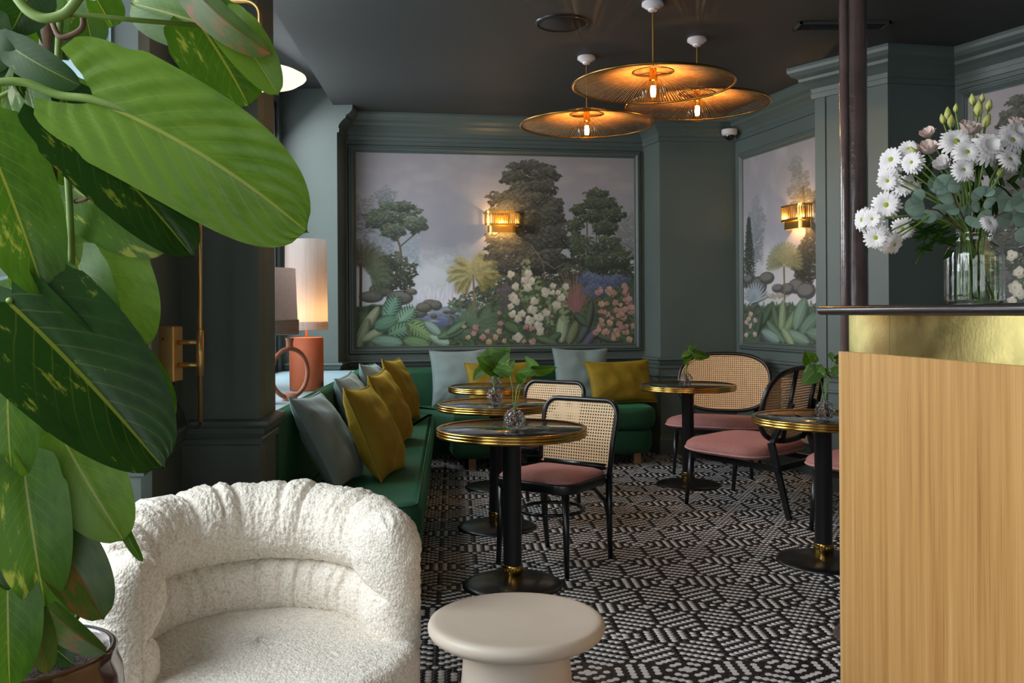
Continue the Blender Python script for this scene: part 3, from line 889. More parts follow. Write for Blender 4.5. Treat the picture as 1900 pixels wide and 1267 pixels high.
    # palm with yellow-green fronds
    C.line([(X(690), Y(1035)), (X(692), Y(950)), (X(688), Y(850))], 2.4, (146, 118, 88))
    for a, d, q_ in ((-2.75, -1.3, 1.0), (-2.3, -1.5, 1.05), (-1.85, -1.2, 0.9), (-1.45, 0.5, 0.9), (-1.05, 1.2, 1.0), (-0.6, 1.5, 1.05), (-0.2, 1.5, 0.9), (0.5, 1.0, 0.7), (2.5, -1.0, 0.8), (3.0, -1.4, 0.95)):
        C.frond(X(690), Y(848), 140 * k * q_, a, d, (118, 108, 50), (198, 186, 104), 36 * k)
    # right hand big leaves
    for (bx, by, L, W2, a, c) in ((1145, 1130, 72, 34, -1.5, (156, 176, 142)), (1200, 1150, 66, 26, -1.2, (120, 130, 92)), (1265, 1130, 80, 22, -1.1, (86, 98, 96)), (1330, 1150, 70, 26, -0.5, (92, 96, 118)), (1290, 1180, 80, 22, -0.9, (98, 96, 120)),
                                 (1380, 1130, 66, 24, 0.5, (84, 104, 86)), (1240, 1080, 46, 22, 0.8, (80, 96, 78)), (1290, 1050, 70, 18, -1.4, (84, 98, 84)), (1390, 1180, 60, 22, 0.2, (92, 104, 90)), (1095, 1180, 50, 22, -0.6, (84, 110, 78)), (880, 1120, 44, 28, 0.5, (88, 116, 78)), (1060, 1190, 56, 20, 0.3, (94, 116, 84))):
        C.bigleaf(X(bx), Y(by), L * k, W2 * k, a, c, (176, 184, 150))
    # hollyhock buds and blooms
    for i in range(140):
        s = r.randint(4); bx = (955, 1015, 1080, 1150)[s] + r.randn() * 14; by = (770, 850, 900, 900)[s] + r.rand() * 210
        C.ell(X(bx), Y(by), 8 * k, 8 * k, 0, (118 + r.rand() * 40, 134 + r.rand() * 36, 98 + r.rand() * 26), 0.9)
    for (bx, by, q) in ((880, 845, 19), (970, 840, 19), (955, 875, 22), (985, 880, 20), (905, 910, 19), (965, 912, 22), (890, 962, 22), (905, 985, 20), (878, 1012, 16), (1000, 985, 21), (1060, 938, 24), (1098, 905, 16), (1165, 910, 18),
                        (1140, 967, 21), (1115, 1008, 23), (1062, 1045, 20), (990, 1030, 24), (888, 1050, 19), (935, 1050, 19), (915, 1075, 20), (975, 1085, 24), (1022, 1070, 24), (1020, 1112, 22), (1030, 1140, 22), (912, 1172, 24), (1095, 940, 14), (1125, 940, 14)):
        C.flower(X(bx), Y(by), q * k * 1.1, (222, 214, 196), (186, 182, 120))
    pk = [(640, 1115), (690, 1150), (760, 1140), (820, 1045), (825, 1100), (820, 1140), (845, 1190), (765, 1195), (945, 1192), (990, 1195), (985, 1125), (955, 1118), (700, 1120), (660, 1170), (735, 1170), (800, 1170)]
    for i in range(64): pk.append((1320 + r.rand() * 205, 900 + r.rand() * 290))
    for (bx, by) in pk:
        C.flower(X(bx), Y(by), (11 + r.rand() * 8) * k, ((206, 160, 146), (214, 176, 140), (196, 146, 140))[r.randint(3)], (176, 112, 96))
    return muted(C.a, 0.16)
def paint_side(W=190, H=320):
    C = Canvas(W, H, 5); r = C.r
    X = lambda x: (x - 88) / 297.0 * W * 0.72
    Y = lambda y: (y - 380) / 790.0 * H
    k = H / 790.0
    C.sky((150, 144, 152), (158, 158, 172), (196, 198, 204), 0.4, 0.72)
    C.blob(X(150), Y(700), 46 * k, 140 * k, (116, 122, 130), (150, 156, 164), 420, 12 * k, al=0.6)
    C.blob(X(345), Y(560), 50 * k, 70 * k, (104, 106, 104), (150, 148, 140), 260, 10 * k, al=0.7)
    C.blob(X(370), Y(620), 60 * k, 50 * k, (84, 82, 70), (132, 126, 104), 240, 11 * k)
    C.line([(X(380), Y(900)), (X(372), Y(700)), (X(360), Y(560))], 2.0, (96, 84, 68))
    for yy in range(640, 880, 6):
        wd = (yy - 630) * 0.10 + 3
        C.blob(X(115), Y(yy), wd * k * 1.4, 7 * k, (42, 52, 44), (78, 92, 72), 16, 7 * k)
    C.blob(X(355), Y(860), 46 * k, 80 * k, (46, 44, 36), (112, 102, 74), 420, 11 * k)
    C.blob(X(400), Y(800), 50 * k, 120 * k, (50, 50, 42), (104, 100, 76), 500, 11 * k)
    C.blob(X(120), Y(910), 40 * k, 30 * k, (54, 58, 50), (110, 114, 92), 160, 9 * k)
    C.blob(X(330), Y(470), 30 * k, 40 * k, (120, 118, 116), (150, 148, 144), 120, 9 * k, al=0.6)
    for i in range(160): C.ell(X(200 + r.randn() * 22), Y(860 + r.randn() * 60), 10 * k, 16 * k, 0, (206, 206, 210), 0.10, 4)
    for (bx, by, rx, ry) in ((160, 930, 46, 40), (200, 900, 40, 26), (330, 940, 40, 30), (290, 950, 36, 24), (370, 960, 44, 34), (250, 945, 30, 18), (110, 900, 30, 22)):
        C.ell(X(bx), Y(by), rx * k, ry * k, 0, (74, 74, 74)); C.ell(X(bx - 4), Y(by - 6), rx * k * .8, ry * k * .65, 0, (126, 124, 118), 0.8, 3)
    C.blob(X(240), Y(975), 60 * k, 10 * k, (150, 142, 120), (190, 182, 160), 60, 9 * k)
    C.line([(X(280), Y(990)), (X(278), Y(860))], 1.6, (122, 98, 70))
    for a in np.linspace(-3.3, 0.2, 19): C.frond(X(278), Y(850), 88 * k, a, 0.1, (104, 108, 62), (164, 160, 104), 16 * k)
    n1 = C.fbm(22, 4, 1, 1.6)
    msk = np.clip((np.arange(H)[:, None] - Y(1010) + 8 * (n1 - .5)) / 4.0, 0, 1)[..., None]
    C.a = C.a * (1 - msk) + np.stack([52 + 60 * n1, 66 + 68 * n1, 52 + 52 * n1], -1) / 255.0 * msk
    for i in range(900):
        C.ell(r.rand() * W, Y(1005) + r.rand() * (H - Y(1005)), 9 * k, 3.4 * k, r.rand() * 3, (40 + r.rand() * 66, 54 + r.rand() * 74, 40 + r.rand() * 52), 0.8, 0.9)
    for a in np.linspace(-2.8, -0.3, 12): C.bigleaf(X(142) + math.cos(a) * 26 * k, Y(1000) + math.sin(a) * 40 * k, 44 * k, 6 * k, a, (138, 152, 164), (176, 186, 190))
    for (bx, by, L, W2, a, c) in ((200, 1050, 60, 16, -1.0, (70, 96, 66)), (240, 1060, 50, 16, -1.8, (78, 108, 72)), (270, 1070, 76, 20, -1.5, (126, 148, 104)), (300, 1090, 70, 20, -1.0, (112, 140, 94)), (240, 1120, 60, 20, -2.4, (96, 128, 96)), (345, 1050, 66, 30, -1.2, (110, 140, 112)),
                                 (380, 1090, 56, 30, -0.8, (92, 128, 100)), (330, 1140, 60, 26, 0.3, (110, 142, 118)), (215, 1140, 50, 26, 0.4, (116, 146, 132)), (290, 1140, 46, 20, 0.9, (128, 152, 106)), (160, 1090, 50, 16, -1.3, (66, 90, 62)), (420, 1130, 60, 30, 0.2, (100, 130, 108))):
        C.bigleaf(X(bx), Y(by), L * k, W2 * k, a, c, (190, 198, 168))
    for (bx, by) in ((122, 1050), (100, 1085), (120, 1100), (144, 1075), (142, 1135), (98, 1140), (112, 1070)): C.flower(X(bx), Y(by), 12 * k, (206, 176, 156), (170, 120, 96))
    return muted(C.a, 0.30)
def mural_mesh(name, img, p0, p1, z0, z1, off=0.006):
    h, w = img.shape[:2]
    a = Vector(p0); b = Vector(p1); d = (b - a); n = Vector((d.y, -d.x)).normalized() * off
    xs = np.linspace(0, 1, w); zs = np.linspace(z1, z0, h)
    V = np.zeros((h, w, 3))
    V[..., 0] = a.x + n.x + d.x * xs[None]; V[..., 1] = a.y + n.y + d.y * xs[None]; V[..., 2] = zs[:, None]
    o = np.array([a.x, a.y, z0])
    V -= o
    idx = np.arange(h * w).reshape(h, w)
    q = np.stack([idx[1:, :-1], idx[1:, 1:], idx[:-1, 1:], idx[:-1, :-1]], -1).reshape(-1, 4)
    me = bpy.data.meshes.new(name)
    me.vertices.add(h * w); me.vertices.foreach_set('co', V.ravel())
    me.loops.add(q.size); me.loops.foreach_set('vertex_index', q.ravel().astype(np.int32))
    me.polygons.add(len(q)); me.polygons.foreach_set('loop_start', (np.arange(len(q)) * 4).astype(np.int32)); me.polygons.foreach_set('loop_total', np.full(len(q), 4, np.int32))
    me.update(calc_edges=True)
    c = np.clip(img, 0, 1)
    L = np.where(c <= 0.04045, c / 12.92, ((c + 0.055) / 1.055) ** 2.4)
    at = me.color_attributes.new('print', 'FLOAT_COLOR', 'POINT')
    rgba = np.ones((h * w, 4)); rgba[:, :3] = L.reshape(-1, 3)
    at.data.foreach_set('color', rgba.ravel())
    me.materials.append(M['print'])
    return me, o
def print_mat():
    N = Nodes('printed_wallpaper')
    at = N.n('ShaderNodeVertexColor'); at.layer_name = 'print'
    N.l(at.outputs['Color'], N.b.inputs['Base Color'])
    N.b.inputs['Roughness'].default_value = 0.75
    return N.m
M['print'] = print_mat()
def frame_loop(mb, p0, p1, z0, z1):
    """stepped picture moulding round a rectangle standing on a wall line; local frame: x along wall, y into the room"""
    d = (Vector(p1) - Vector(p0)); L = d.length; d.normalize(); n = Vector((d.y, -d.x))
    prof = [(0.0, 0.0), (0.0, 0.014), (0.008, 0.018), (0.014, 0.014), (0.020, 0.020), (0.034, 0.030), (0.042, 0.030), (0.048, 0.022), (0.060, 0.022), (0.066, 0.014), (0.072, 0.0)]
    rings = []
    for (cx, cz, sx, sz) in ((0, z0, -1, -1), (L, z0, 1, -1), (L, z1, 1, 1), (0, z1, -1, 1)):
        ring = []
        for w, h in prof:
            x = cx + sx * w; z = cz + sz * w
            ring.append((p0[0] + d.x * x + n.x * h, p0[1] + d.y * x + n.y * h, z))
        rings.append(ring)
    rings.append(rings[0])
    mb.rings(rings, False, False)
    return mb
def mural(img, p0, p1, z0, z1, label):
    t = thing('mural', label, 'mural', (p0[0], p0[1], z0))
    me, o = mural_mesh('print', img, p0, p1, z0, z1)
    ob = link('print', me, t); ob.location = (o[0] - p0[0], o[1] - p0[1], 0)
    frame_loop(MB(), p0, p1, z0, z1).obj('frame', M['trim'], t, world=True, smooth=False)
    return t
img_main = paint_main()
mj0, mj1 = hit(660, WI1, WJ1, 300), hit(1175, WI1, WJ1, 300)
mural(img_main, mj0, mj1, 0.985, 2.695, 'jungle wallpaper mural with waterfall, cedar tree and white hollyhocks above the sofa')
mm0 = hit(1380, WL1, WM1, 300)
mural(paint_side(), mm0, along(mm0, WM1, 0.985), 1.01, 2.615, 'narrow jungle wallpaper mural with fan palm and dark cypress behind the lounge chairs')
mp0 = hit(1797, WO1, WP1, 300)
w_ = img_main.shape[1]
mural(img_main[:, int(w_ * 0.43):, :], mp0, along(mp0, WP1, 0.60), 0.985, 2.70, 'dim leafy wallpaper mural on the wall behind the flower jar')
# ------------------------------------------------------------------ emerald banquette along the window and the back wall
def s_front(Y): return -0.389 - 0.067 * (Y - 3.90)
def s_back(Y): return -1.005 - 0.045 * (Y - 3.90)
sofa = thing('banquette_sofa', 'emerald green velvet corner banquette running under the window and the jungle mural', 'sofa', (-0.7, 5.8, 0))
def quadpoly(y0, y1, fx0, fx1): return [(fx0(y0), y0), (fx1(y0), y0), (fx1(y1), y1), (fx0(y1), y1)]
bk_in = lambda Y: s_back(Y) + 0.0
# left run
prism(MB(), round_poly(quadpoly(3.95, 7.55, lambda Y: s_back(Y) + 0.02, lambda Y: s_front(Y) - 0.03), 0.03), 0.06, 0.30, 0.02, 0.02).obj('base', M['green'], sofa, world=True)
st = prism(MB(), round_poly(quadpoly(3.90, 7.42, lambda Y: s_back(Y) + 0.004, s_front), [0.02, 0.09, 0.02, 0.02]), 0.29, 0.462, 0.05, 0.055).obj('seat', M['green'], sofa, world=True)
pl = round_poly(quadpoly(3.905, 7.42, lambda Y: s_back(Y) + 0.02, lambda Y: s_front(Y) - 0.022), [0.02, 0.08, 0.02, 0.02])
MB().tube([(x, y, 0.449) for x, y in pl], 0.005, 6, closed=True).obj('piping', M['green'], st).location = (0.7, -5.8, 0)
prism(MB(), round_poly(quadpoly(3.915, 8.0, lambda Y: s_back(Y) - 0.08, s_back), 0.035), 0.04, 0.845, 0.02, 0.045).obj('backrest', M['green'], sofa, world=True)
# back run
bd = (Vector(WJ1) - Vector(WI1)).normalized()
def bp(x, d):
    """point on the back run: x world, d metres in front of the back wall"""
    t = (x - WI1[0]) / (WJ1[0] - WI1[0])
    return (x + bd.y * d, WI1[1] + t * (WJ1[1] - WI1[1]) - bd.x * d)
bl = [bp(-1.06, 0.20), bp(-1.06, 0.84), bp(1.10, 0.86), bp(1.10, 0.20)]
prism(MB(), round_poly([bp(-0.62, 0.22), bp(-0.62, 0.84), bp(1.08, 0.84), bp(1.08, 0.22)], [0.02, 0.02, 0.22, 0.04]), 0.09, 0.305, 0.06, 0.06).obj('base', M['green'], sofa, world=True)
prism(MB(), round_poly([bp(-1.0, 0.20), bp(-0.62, 0.87), bp(1.11, 0.87), bp(1.11, 0.20)], [0.02, 0.02, 0.25, 0.04]), 0.295, 0.478, 0.06, 0.06).obj('seat', M['green'], sofa, world=True)
prism(MB(), round_poly([bp(-1.10, 0.05), bp(-1.10, 0.205), bp(1.06, 0.205), bp(1.06, 0.05)], 0.04), 0.04, 0.795, 0.02, 0.05).obj('backrest', M['green'], sofa, world=True)
for x in (0.93, 0.2, -0.45):
    q = bp(x, 0.72)
    MB().box(q[0] - 0.03, q[0] + 0.03, q[1] - 0.03, q[1] + 0.03, 0.0, 0.11).obj('foot', M['oak_foot'], sofa, world=True, smooth=False)
for y in (4.1, 6.9):
    MB().box(s_front(y) - 0.12, s_front(y) - 0.06, y - 0.03, y + 0.03, 0.0, 0.07).obj('foot', M['oak_foot'], sofa, world=True, smooth=False)

# ------------------------------------------------------------------ scatter cushions
def cushion_mesh(w, h, t, seed, n=34, wob=0.020):
    rr = random.Random(seed)
    mb = MB()
    def outline(u, v):
        x = w / 2 * u * (1 - 0.085 * (1 - abs(v) ** 2.2) * abs(u) ** 3)
        z = h / 2 * v * (1 - 0.085 * (1 - abs(u) ** 2.2) * abs(v) ** 3)
        return x, z
    for side in (-1, 1):
        vv = []; ff = []
        for i in range(n + 1):
            for j in range(n + 1):
                u = -1 + 2 * i / n; v = -1 + 2 * j / n
                u = math.copysign(abs(u) ** 0.8, u); v = math.copysign(abs(v) ** 0.8, v)
                x, z = outline(u, v)
                k = max(0.0, (1 - u ** 2)) ** 0.42 * max(0.0, (1 - v ** 2)) ** 0.42
                k *= 1.0 - 0.12 * v
                e = noise.noise(Vector((x * 9 + seed, z * 9, side * 3.1))) * wob * k
                e += noise.noise(Vector((x * 3 + z * 22, seed * 1.7, side))) * wob * 0.5 * k * (abs(u) ** 2 + abs(v) ** 2)
                th_ = math.atan2(v, u)
                e += 0.011 * math.sin(th_ * 26 + 3 * noise.noise(Vector((th_ * 2, seed, side)))) * noise.noise(Vector((th_ * 3.1, seed * 2.3, side * 1.3))) * k * max(abs(u), abs(v)) ** 2.5
                e -= side * 0.016 * math.exp(-((u - 0.15 * v) / 0.28) ** 2) * max(0, v) ** 1.5 * k
                vv.append((x, side * (t / 2 * k) + e, z + h / 2))
        for i in range(n):
            for j in range(n):
                a = i * (n + 1) + j
                q = (a, a + n + 1, a + n + 2, a + 1)
                ff.append(q if side < 0 else q[::-1])
        mb.add(vv, ff)
    pts = []
    m = 16
    for (ua, va, ub, vb) in ((-1, -1, 1, -1), (1, -1, 1, 1), (1, 1, -1, 1), (-1, 1, -1, -1)):
        for k in range(m):
            s = k / m; x, z = outline(ua + (ub - ua) * s, va + (vb - va) * s)
            pts.append((x, 0, z + h / 2))
    return mb, MB().tube(pts, 0.0055, 6, closed=True)
def cushion(label, m, w, h, t, seed, mtx, group):
    e = thing('scatter_cushion', label, 'cushion', group=group)
    e.matrix_world = mtx
    a, b = cushion_mesh(w, h, t, seed)
    a.obj('cover', m, e); b.obj('piping', m, e)
    return e
def lean_side(x, y0, z, lean, yaw, roll=0.0):
    """bottom edge centre at (x,y0,z); face looks to +X (room), leaning back towards the window"""
    return Matrix.Translation((x, y0, z)) @ Matrix.Rotation(math.radians(90 + yaw), 4, 'Z') @ Matrix.Rotation(math.radians(-lean), 4, 'X') @ Matrix.Rotation(math.radians(roll), 4, 'Y')
zc = 0.462
cushion('pale teal velvet cushion nearest the boucle armchair, leaning on the window-side backrest', M['paleteal'], 0.50, 0.48, 0.17, 1, lean_side(-0.779, 4.40, zc, 28, -3, 2), 'cushions along the window side of the sofa')
cushion('pale teal velvet cushion at the middle of the window-side row', M['paleteal'], 0.50, 0.47, 0.19, 2, lean_side(-0.872, 5.76, zc, 24, -2, -2), 'cushions along the window side of the sofa')
cushion('pale teal velvet cushion in the sofa corner beneath the mural', M['paleteal'], 0.48, 0.46, 0.20, 3, lean_side(-0.945, 6.97, zc, 21, -4, 3), 'cushions along the window side of the sofa')
cushion('mustard velvet cushion propped on the pale teal cushion by the boucle armchair', M['mustard'], 0.50, 0.48, 0.19, 4, lean_side(-0.606, 4.62, zc, 23, -4, 3), 'cushions along the window side of the sofa')
cushion('mustard velvet cushion in the middle of the window-side row', M['mustard'], 0.50, 0.48, 0.18, 5, lean_side(-0.680, 5.74, zc, 21, -4, -2), 'cushions along the window side of the sofa')
cushion('mustard velvet cushion at the corner end of the window-side row', M['mustard'], 0.52, 0.50, 0.18, 6, lean_side(-0.754, 6.86, zc, 19, -6, 2), 'cushions along the window side of the sofa')
def lean_back(x, d, lean, yaw, roll):
    q = bp(x, d)
    a = math.atan2(bd.y, bd.x)
    return Matrix.Translation((q[0], q[1], 0.480)) @ Matrix.Rotation(a + math.radians(yaw), 4, 'Z') @ Matrix.Rotation(math.radians(-lean), 4, 'X') @ Matrix.Rotation(math.radians(roll), 4, 'Y')
gb = 'cushions along the mural side of the sofa'
cushion('square pale teal cushion on the back sofa next to the sofa corner', M['paleteal'], 0.50, 0.50, 0.16, 7, lean_back(-0.50, 0.37, 19, 0, -1), gb)
cushion('long mustard cushion behind the row of small round tables', M['mustard'], 0.62, 0.40, 0.16, 8, lean_back(-0.15, 0.49, 24, 9, 0), gb)
cushion('square pale teal cushion half hidden by the mustard cushion at the open sofa end', M['paleteal'], 0.50, 0.50, 0.16, 9, lean_back(0.56, 0.37, 19, 0, 1), gb)
cushion('long mustard cushion at the open rounded end of the sofa', M['mustard'], 0.62, 0.40, 0.17, 10, lean_back(0.89, 0.51, 24, 8, -1), gb)

# ------------------------------------------------------------------ bistro tables
def make_table(label):
    t = thing('bistro_table', label, 'table', group='round bistro tables')
    top = MB(); R = 0.352
    top.lathe([(1e-4, 0.738), (R - 0.016, 0.738), (R - 0.014, 0.737), (R - 0.014, 0.705), (1e-4, 0.705)], 64)
    top.obj('tabletop', M['black_top'], t, angle=30)
    rim = []
    rim += [(R - 0.016, 0.7385), (R - 0.010, 0.741), (R - 0.004, 0.740)]
    for zc_ in (0.735, 0.722, 0.709):
        for a in (70, 35, 0, -35, -70):
            rim.append((R - 0.004 + 0.006 * math.cos(math.radians(a)), zc_ + 0.0062 * math.sin(math.radians(a))))
    rim += [(R - 0.004, 0.700), (R - 0.014, 0.699)]
    MB().lathe(rim, 64).obj('rim', M['brass'], t)
    MB().lathe([(0.10, 0.700), (0.11, 0.690), (0.06, 0.684), (0.0435, 0.66), (0.0435, 0.09)], 28).obj('pole', M['black'], t, angle=40)
    c = MB().lathe([(0.0440, 0.028), (0.0475, 0.030), (0.0475, 0.060), (0.0490, 0.062), (0.0490, 0.094), (0.0475, 0.097), (0.0435, 0.098)], 28).obj('collar', M['brass'], t, angle=40)
    rg = MB()
    for k in range(24):
        a = 2 * math.pi * k / 24
        q = [(0.0492 * math.cos(a + s * 0.10), 0.0492 * math.sin(a + s * 0.10), 0.078 + e * 0.011) for s, e in ((0, 1), (1, 0), (0, -1), (-1, 0))]
        q2 = [(p[0] * 1.03, p[1] * 1.03, p[2]) for p in q]
        rg.rings([q, [(sum(p[0] for p in q2) / 4 * 1.0 + (p[0] - sum(r_[0] for r_ in q2) / 4) * 0.5, sum(p[1] for p in q2) / 4 + (p[1] - sum(r_[1] for r_ in q2) / 4) * 0.5, 0.078 + (p[2] - 0.078) * 0.5) for p in q2]], True, True)
    rg.obj('engraved_band', M['brass_old'], c, smooth=False)
    MB().lathe([(1e-4, 0.030), (0.05, 0.030), (0.19, 0.020), (0.222, 0.014), (0.235, 0.006), (0.236, 0.0), (1e-4, 0.0)], 56).obj('base', M['black'], t, angle=50)
    return t
T1 = PZ(949.5, 793, 0.738); T2 = PZ(921, 748, 0.738); T3 = PZ(921, 716.5, 0.738); T4 = PZ(1276, 713.5, 0.738); T5 = PZ(1527, 773, 0.738)
tabs = [(T1, 'black and brass round bistro table right behind the beige mushroom-shaped stool'),
        (T2, 'black and brass round bistro table in the middle of the row along the sofa'),
        (T3, 'black and brass round bistro table at the back sofa end of the row'),
        (T4, 'black and brass round bistro table between the two oval-back lounge chairs'),
        (T5, 'black and brass round bistro table half hidden by the oak counter')]
tproto = None
for p, lab in tabs:
    if tproto is None: o = tproto = make_table(lab)
    else: o = copy_tree(tproto); o['label'] = lab
    o.location = (p.x, p.y, 0)

# ------------------------------------------------------------------ bentwood chairs with cane back
def make_cane_chair(label):
    c = thing('cane_chair', label, 'chair', group='square-backed cane chairs')
    # local frame: front = -y, x to the side
    sp_ = round_poly([(-0.243, -0.225), (0.243, -0.225), (0.21, 0.20), (-0.21, 0.20)], [0.10, 0.10, 0.05, 0.05], 8)
    prism(MB(), sp_, 0.395, 0.445, 0.008, 0.008, 3).obj('seat_frame', M['black'], c)
    pad = MB(); rings = []
    for q, z in ((0.010, 0.443), (0.006, 0.452), (0.016, 0.464), (0.045, 0.476), (0.09, 0.483), (0.15, 0.486)):
        rings.append([(x * (1 - q / 0.21), y * (1 - q / 0.21), z) for x, y in sp_])
    pad.rings(rings, True, True).obj('seat', M['pink'], c)
    def post(s):
        return [(s * 0.197, 0.235, 0.0), (s * 0.203, 0.215, 0.22), (s * 0.212, 0.200, 0.42), (s * 0.222, 0.222, 0.60), (s * 0.226, 0.262, 0.74)]
    for s in (-1, 1):
        MB().tube(post(s)[:3], [0.0125, 0.0165, 0.018], 12).obj('leg', M['black'], c)
        MB().tube([(s * 0.192, -0.180, 0.40), (s * 0.207, -0.194, 0.0)], [0.0195, 0.0125], 12).obj('leg', M['black'], c)
    bf = MB()
    top = post(-1)[2:]
    cor_ = 0.07
    path = list(post(-1)[2:4]) + [(-0.226, 0.258, 0.725)]
    for a in range(0, 91, 15):
        r_ = math.radians(a)
        path.append((-0.226 + cor_ - cor_ * math.cos(r_), 0.258 + 0.024 * math.sin(r_), 0.735 + 0.075 * math.sin(r_)))
    right = [(-x, y, z) for x, y, z in reversed(path)]
    bf.tube(path + right, 0.0145, 10)
    bf.beam((-0.19, 0.203, 0.478), (0.19, 0.203, 0.478), 0.018, 0.030, side=(0, 1, 0))
    bf.obj('back_frame', M['black'], c)
    # cane panel follows the frame
    nx, nz = 10, 16; vv = []; ff = []
    def yb(z): return float(np.interp(z, [0.42, 0.60, 0.735, 0.81], [0.200, 0.222, 0.260, 0.284]))
    cb = MB()
    for j in range(nz + 1):
        z = 0.480 + (0.806 - 0.480) * j / nz
        hw = 0.211 + 0.013 * min(1, (z - 0.48) / 0.2)
        if z > 0.735: hw = 0.223 - cor_ + cor_ * math.sqrt(max(0, 1 - ((z - 0.735) / 0.073) ** 2)) - 0.002
        for i in range(nx + 1): vv.append((-hw + 2 * hw * i / nx, yb(z) - 0.004, z))
    for j in range(nz):
        for i in range(nx):
            a = j * (nx + 1) + i; ff.append((a, a + 1, a + nx + 2, a + nx + 1))
    cb.add(vv, ff).obj('cane_panel', M['cane'], c)
    # thin cane border
    bd_ = [vv[0], vv[nx]] + [vv[j * (nx + 1) + nx] for j in range(1, nz + 1)] + [vv[j * (nx + 1)] for j in range(nz, 0, -1)]
    MB().tube([(x, y - 0.004, z) for x, y, z in bd_], 0.0042, 6, closed=True).obj('cane_border', M['cane_edge'], c)
    # bentwood hoop stretcher and braces
    hp = [(0.16 * math.cos(a), -0.01 + 0.165 * math.sin(a), 0.275) for a in [math.radians(k * 15) for k in range(24)]]
    MB().tube(hp, 0.0095, 8, closed=True).obj('stretcher', M['black'], c)
    for s in (-1, 1):
        MB().tube([(s * 0.203, 0.212, 0.20), (s * 0.196, 0.180, 0.31), (s * 0.182, 0.11, 0.375), (s * 0.165, 0.04, 0.395)], 0.0095, 8).obj('brace', M['black'], c)
    return c
M['cane_edge'] = mat('cane_binding', rgb(222, 186, 142), 0.55, var=0.05)
ch = make_cane_chair('black bentwood chair with square cane back drawn up to the table behind the beige stool')
fdv = Vector((-0.59, -0.80)); rz = math.atan2(fdv.y, fdv.x) + math.pi / 2
ch.location = (0.205, 4.68, 0); ch.rotation_euler = (0, 0, rz)
c2 = copy_tree(ch); c2['label'] = 'black bentwood chair with square cane back at the middle table of the row'
c2.location = (0.135, 5.90, 0); c2.rotation_euler = (0, 0, rz + 0.05)

# ------------------------------------------------------------------ wide lounge chairs with oval cane back
def make_lounge(label):
    c = thing('lounge_chair', label, 'chair', group='oval-backed cane lounge chairs')
    # local: front = -y
    sp_ = round_poly([(-0.40, -0.36), (0.40, -0.36), (0.37, 0.24), (-0.37, 0.24)], [0.20, 0.20, 0.16, 0.16], 10)
    st_ = MB(); rings = []
    for q, z in ((0.03, 0.352), (0.004, 0.362), (0.0, 0.382), (0.008, 0.405), (0.035, 0.425), (0.10, 0.437), (0.2, 0.441), (0.3, 0.442)):
        rings.append([(x * (1 - q / 0.38), y * (1 - q / 0.38), z + 0.012 * (-y) / 0.36) for x, y in sp_])
    st_.rings(rings, True, True)
    so = st_.obj('seat', M['pink'], c)
    MB().tube([(x * 1.003, y * 1.003, 0.372 + 0.012 * (-y) / 0.36) for x, y in sp_], 0.006, 6, closed=True).obj('piping', M['pink_edge'], so)
    fr = MB()
    for s in (-1, 1): fr.beam((s * 0.285, -0.30, 0.335), (s * 0.275, 0.335, 0.30), 0.030, 0.034, side=(1, 0, 0))
    fr.beam((-0.29, -0.28, 0.335), (0.29, -0.28, 0.335), 0.03, 0.032, side=(0, 1, 0))
    fr.beam((-0.28, 0.31, 0.30), (0.28, 0.31, 0.30), 0.03, 0.036, side=(0, 1, 0))
    fr.obj('seat_frame', M['black'], c, smooth=False)
    for s in (-1, 1):
        MB().tube([(s * 0.285, -0.285, 0.345), (s * 0.298, -0.325, 0.0)], [0.021, 0.0125], 12).obj('leg', M['black'], c)
        # raked rear leg runs up into the back post
        MB().beam((s * 0.275, 0.40, 0.0), (s * 0.262, 0.275, 0.46), 0.024, 0.030, 0.030, 0.040, side=(1, 0, 0)).obj('leg', M['black'], c, smooth=False)
    # oval back, curved round the sitter and tilted
    W, H_, zc_ = 0.375, 0.235, 0.685
    def bpnt(x, z, off=0.0):
        y = 0.275 + (z - 0.45) * 0.22 - 0.35 * x * x + off
        return (x, y, z)
    pts = []
    n_ = 64
    for k in range(n_):
        a = 2 * math.pi * k / n_
        ca, sa = math.cos(a), math.sin(a)
        e = 0.72
        pts.append(bpnt(W * math.copysign(abs(ca) ** e, ca), zc_ + H_ * math.copysign(abs(sa) ** e, sa)))
    MB().tube(pts, 0.0165, 10, closed=True).obj('back_frame', M['black'], c)
    for s in (-1, 1):
        MB().tube([bpnt(s * 0.14, zc_ - H_, 0.018), bpnt(s * 0.14, zc_, 0.018), bpnt(s * 0.14, zc_ + H_ * 0.97, 0.018)], 0.015, 8).obj('back_post', M['black'], c)
        MB().beam((s * 0.262, 0.275, 0.46), bpnt(s * 0.150, 0.70, 0.040), 0.030, 0.036, 0.026, 0.028, side=(1, 0, 0)).obj('back_support', M['black'], c, smooth=False)
    vv = []; ff = []; nr = 14
    for r_ in range(nr + 1):
        q = r_ / nr
        for k in range(n_):
            a = 2 * math.pi * k / n_; ca, sa = math.cos(a), math.sin(a)
            vv.append(bpnt((W - 0.006) * q * math.copysign(abs(ca) ** 0.72, ca), zc_ + (H_ - 0.006) * q * math.copysign(abs(sa) ** 0.72, sa), -0.006))
    for r_ in range(nr):
        for k in range(n_):
            a = r_ * n_ + k; b = r_ * n_ + (k + 1) % n_
            ff.append((a, b, b + n_, a + n_))
    MB().add(vv, ff).obj('cane_panel', M['cane_big'], c)
    bdr = []
    for k in range(n_):
        a = 2 * math.pi * k / n_; ca, sa = math.cos(a), math.sin(a)
        bdr.append(bpnt((W - 0.017) * math.copysign(abs(ca) ** 0.72, ca), zc_ + (H_ - 0.017) * math.copysign(abs(sa) ** 0.72, sa), -0.010))
    MB().tube(bdr, 0.0045, 6, closed=True).obj('cane_border', M['cane_edge'], c)
    return c
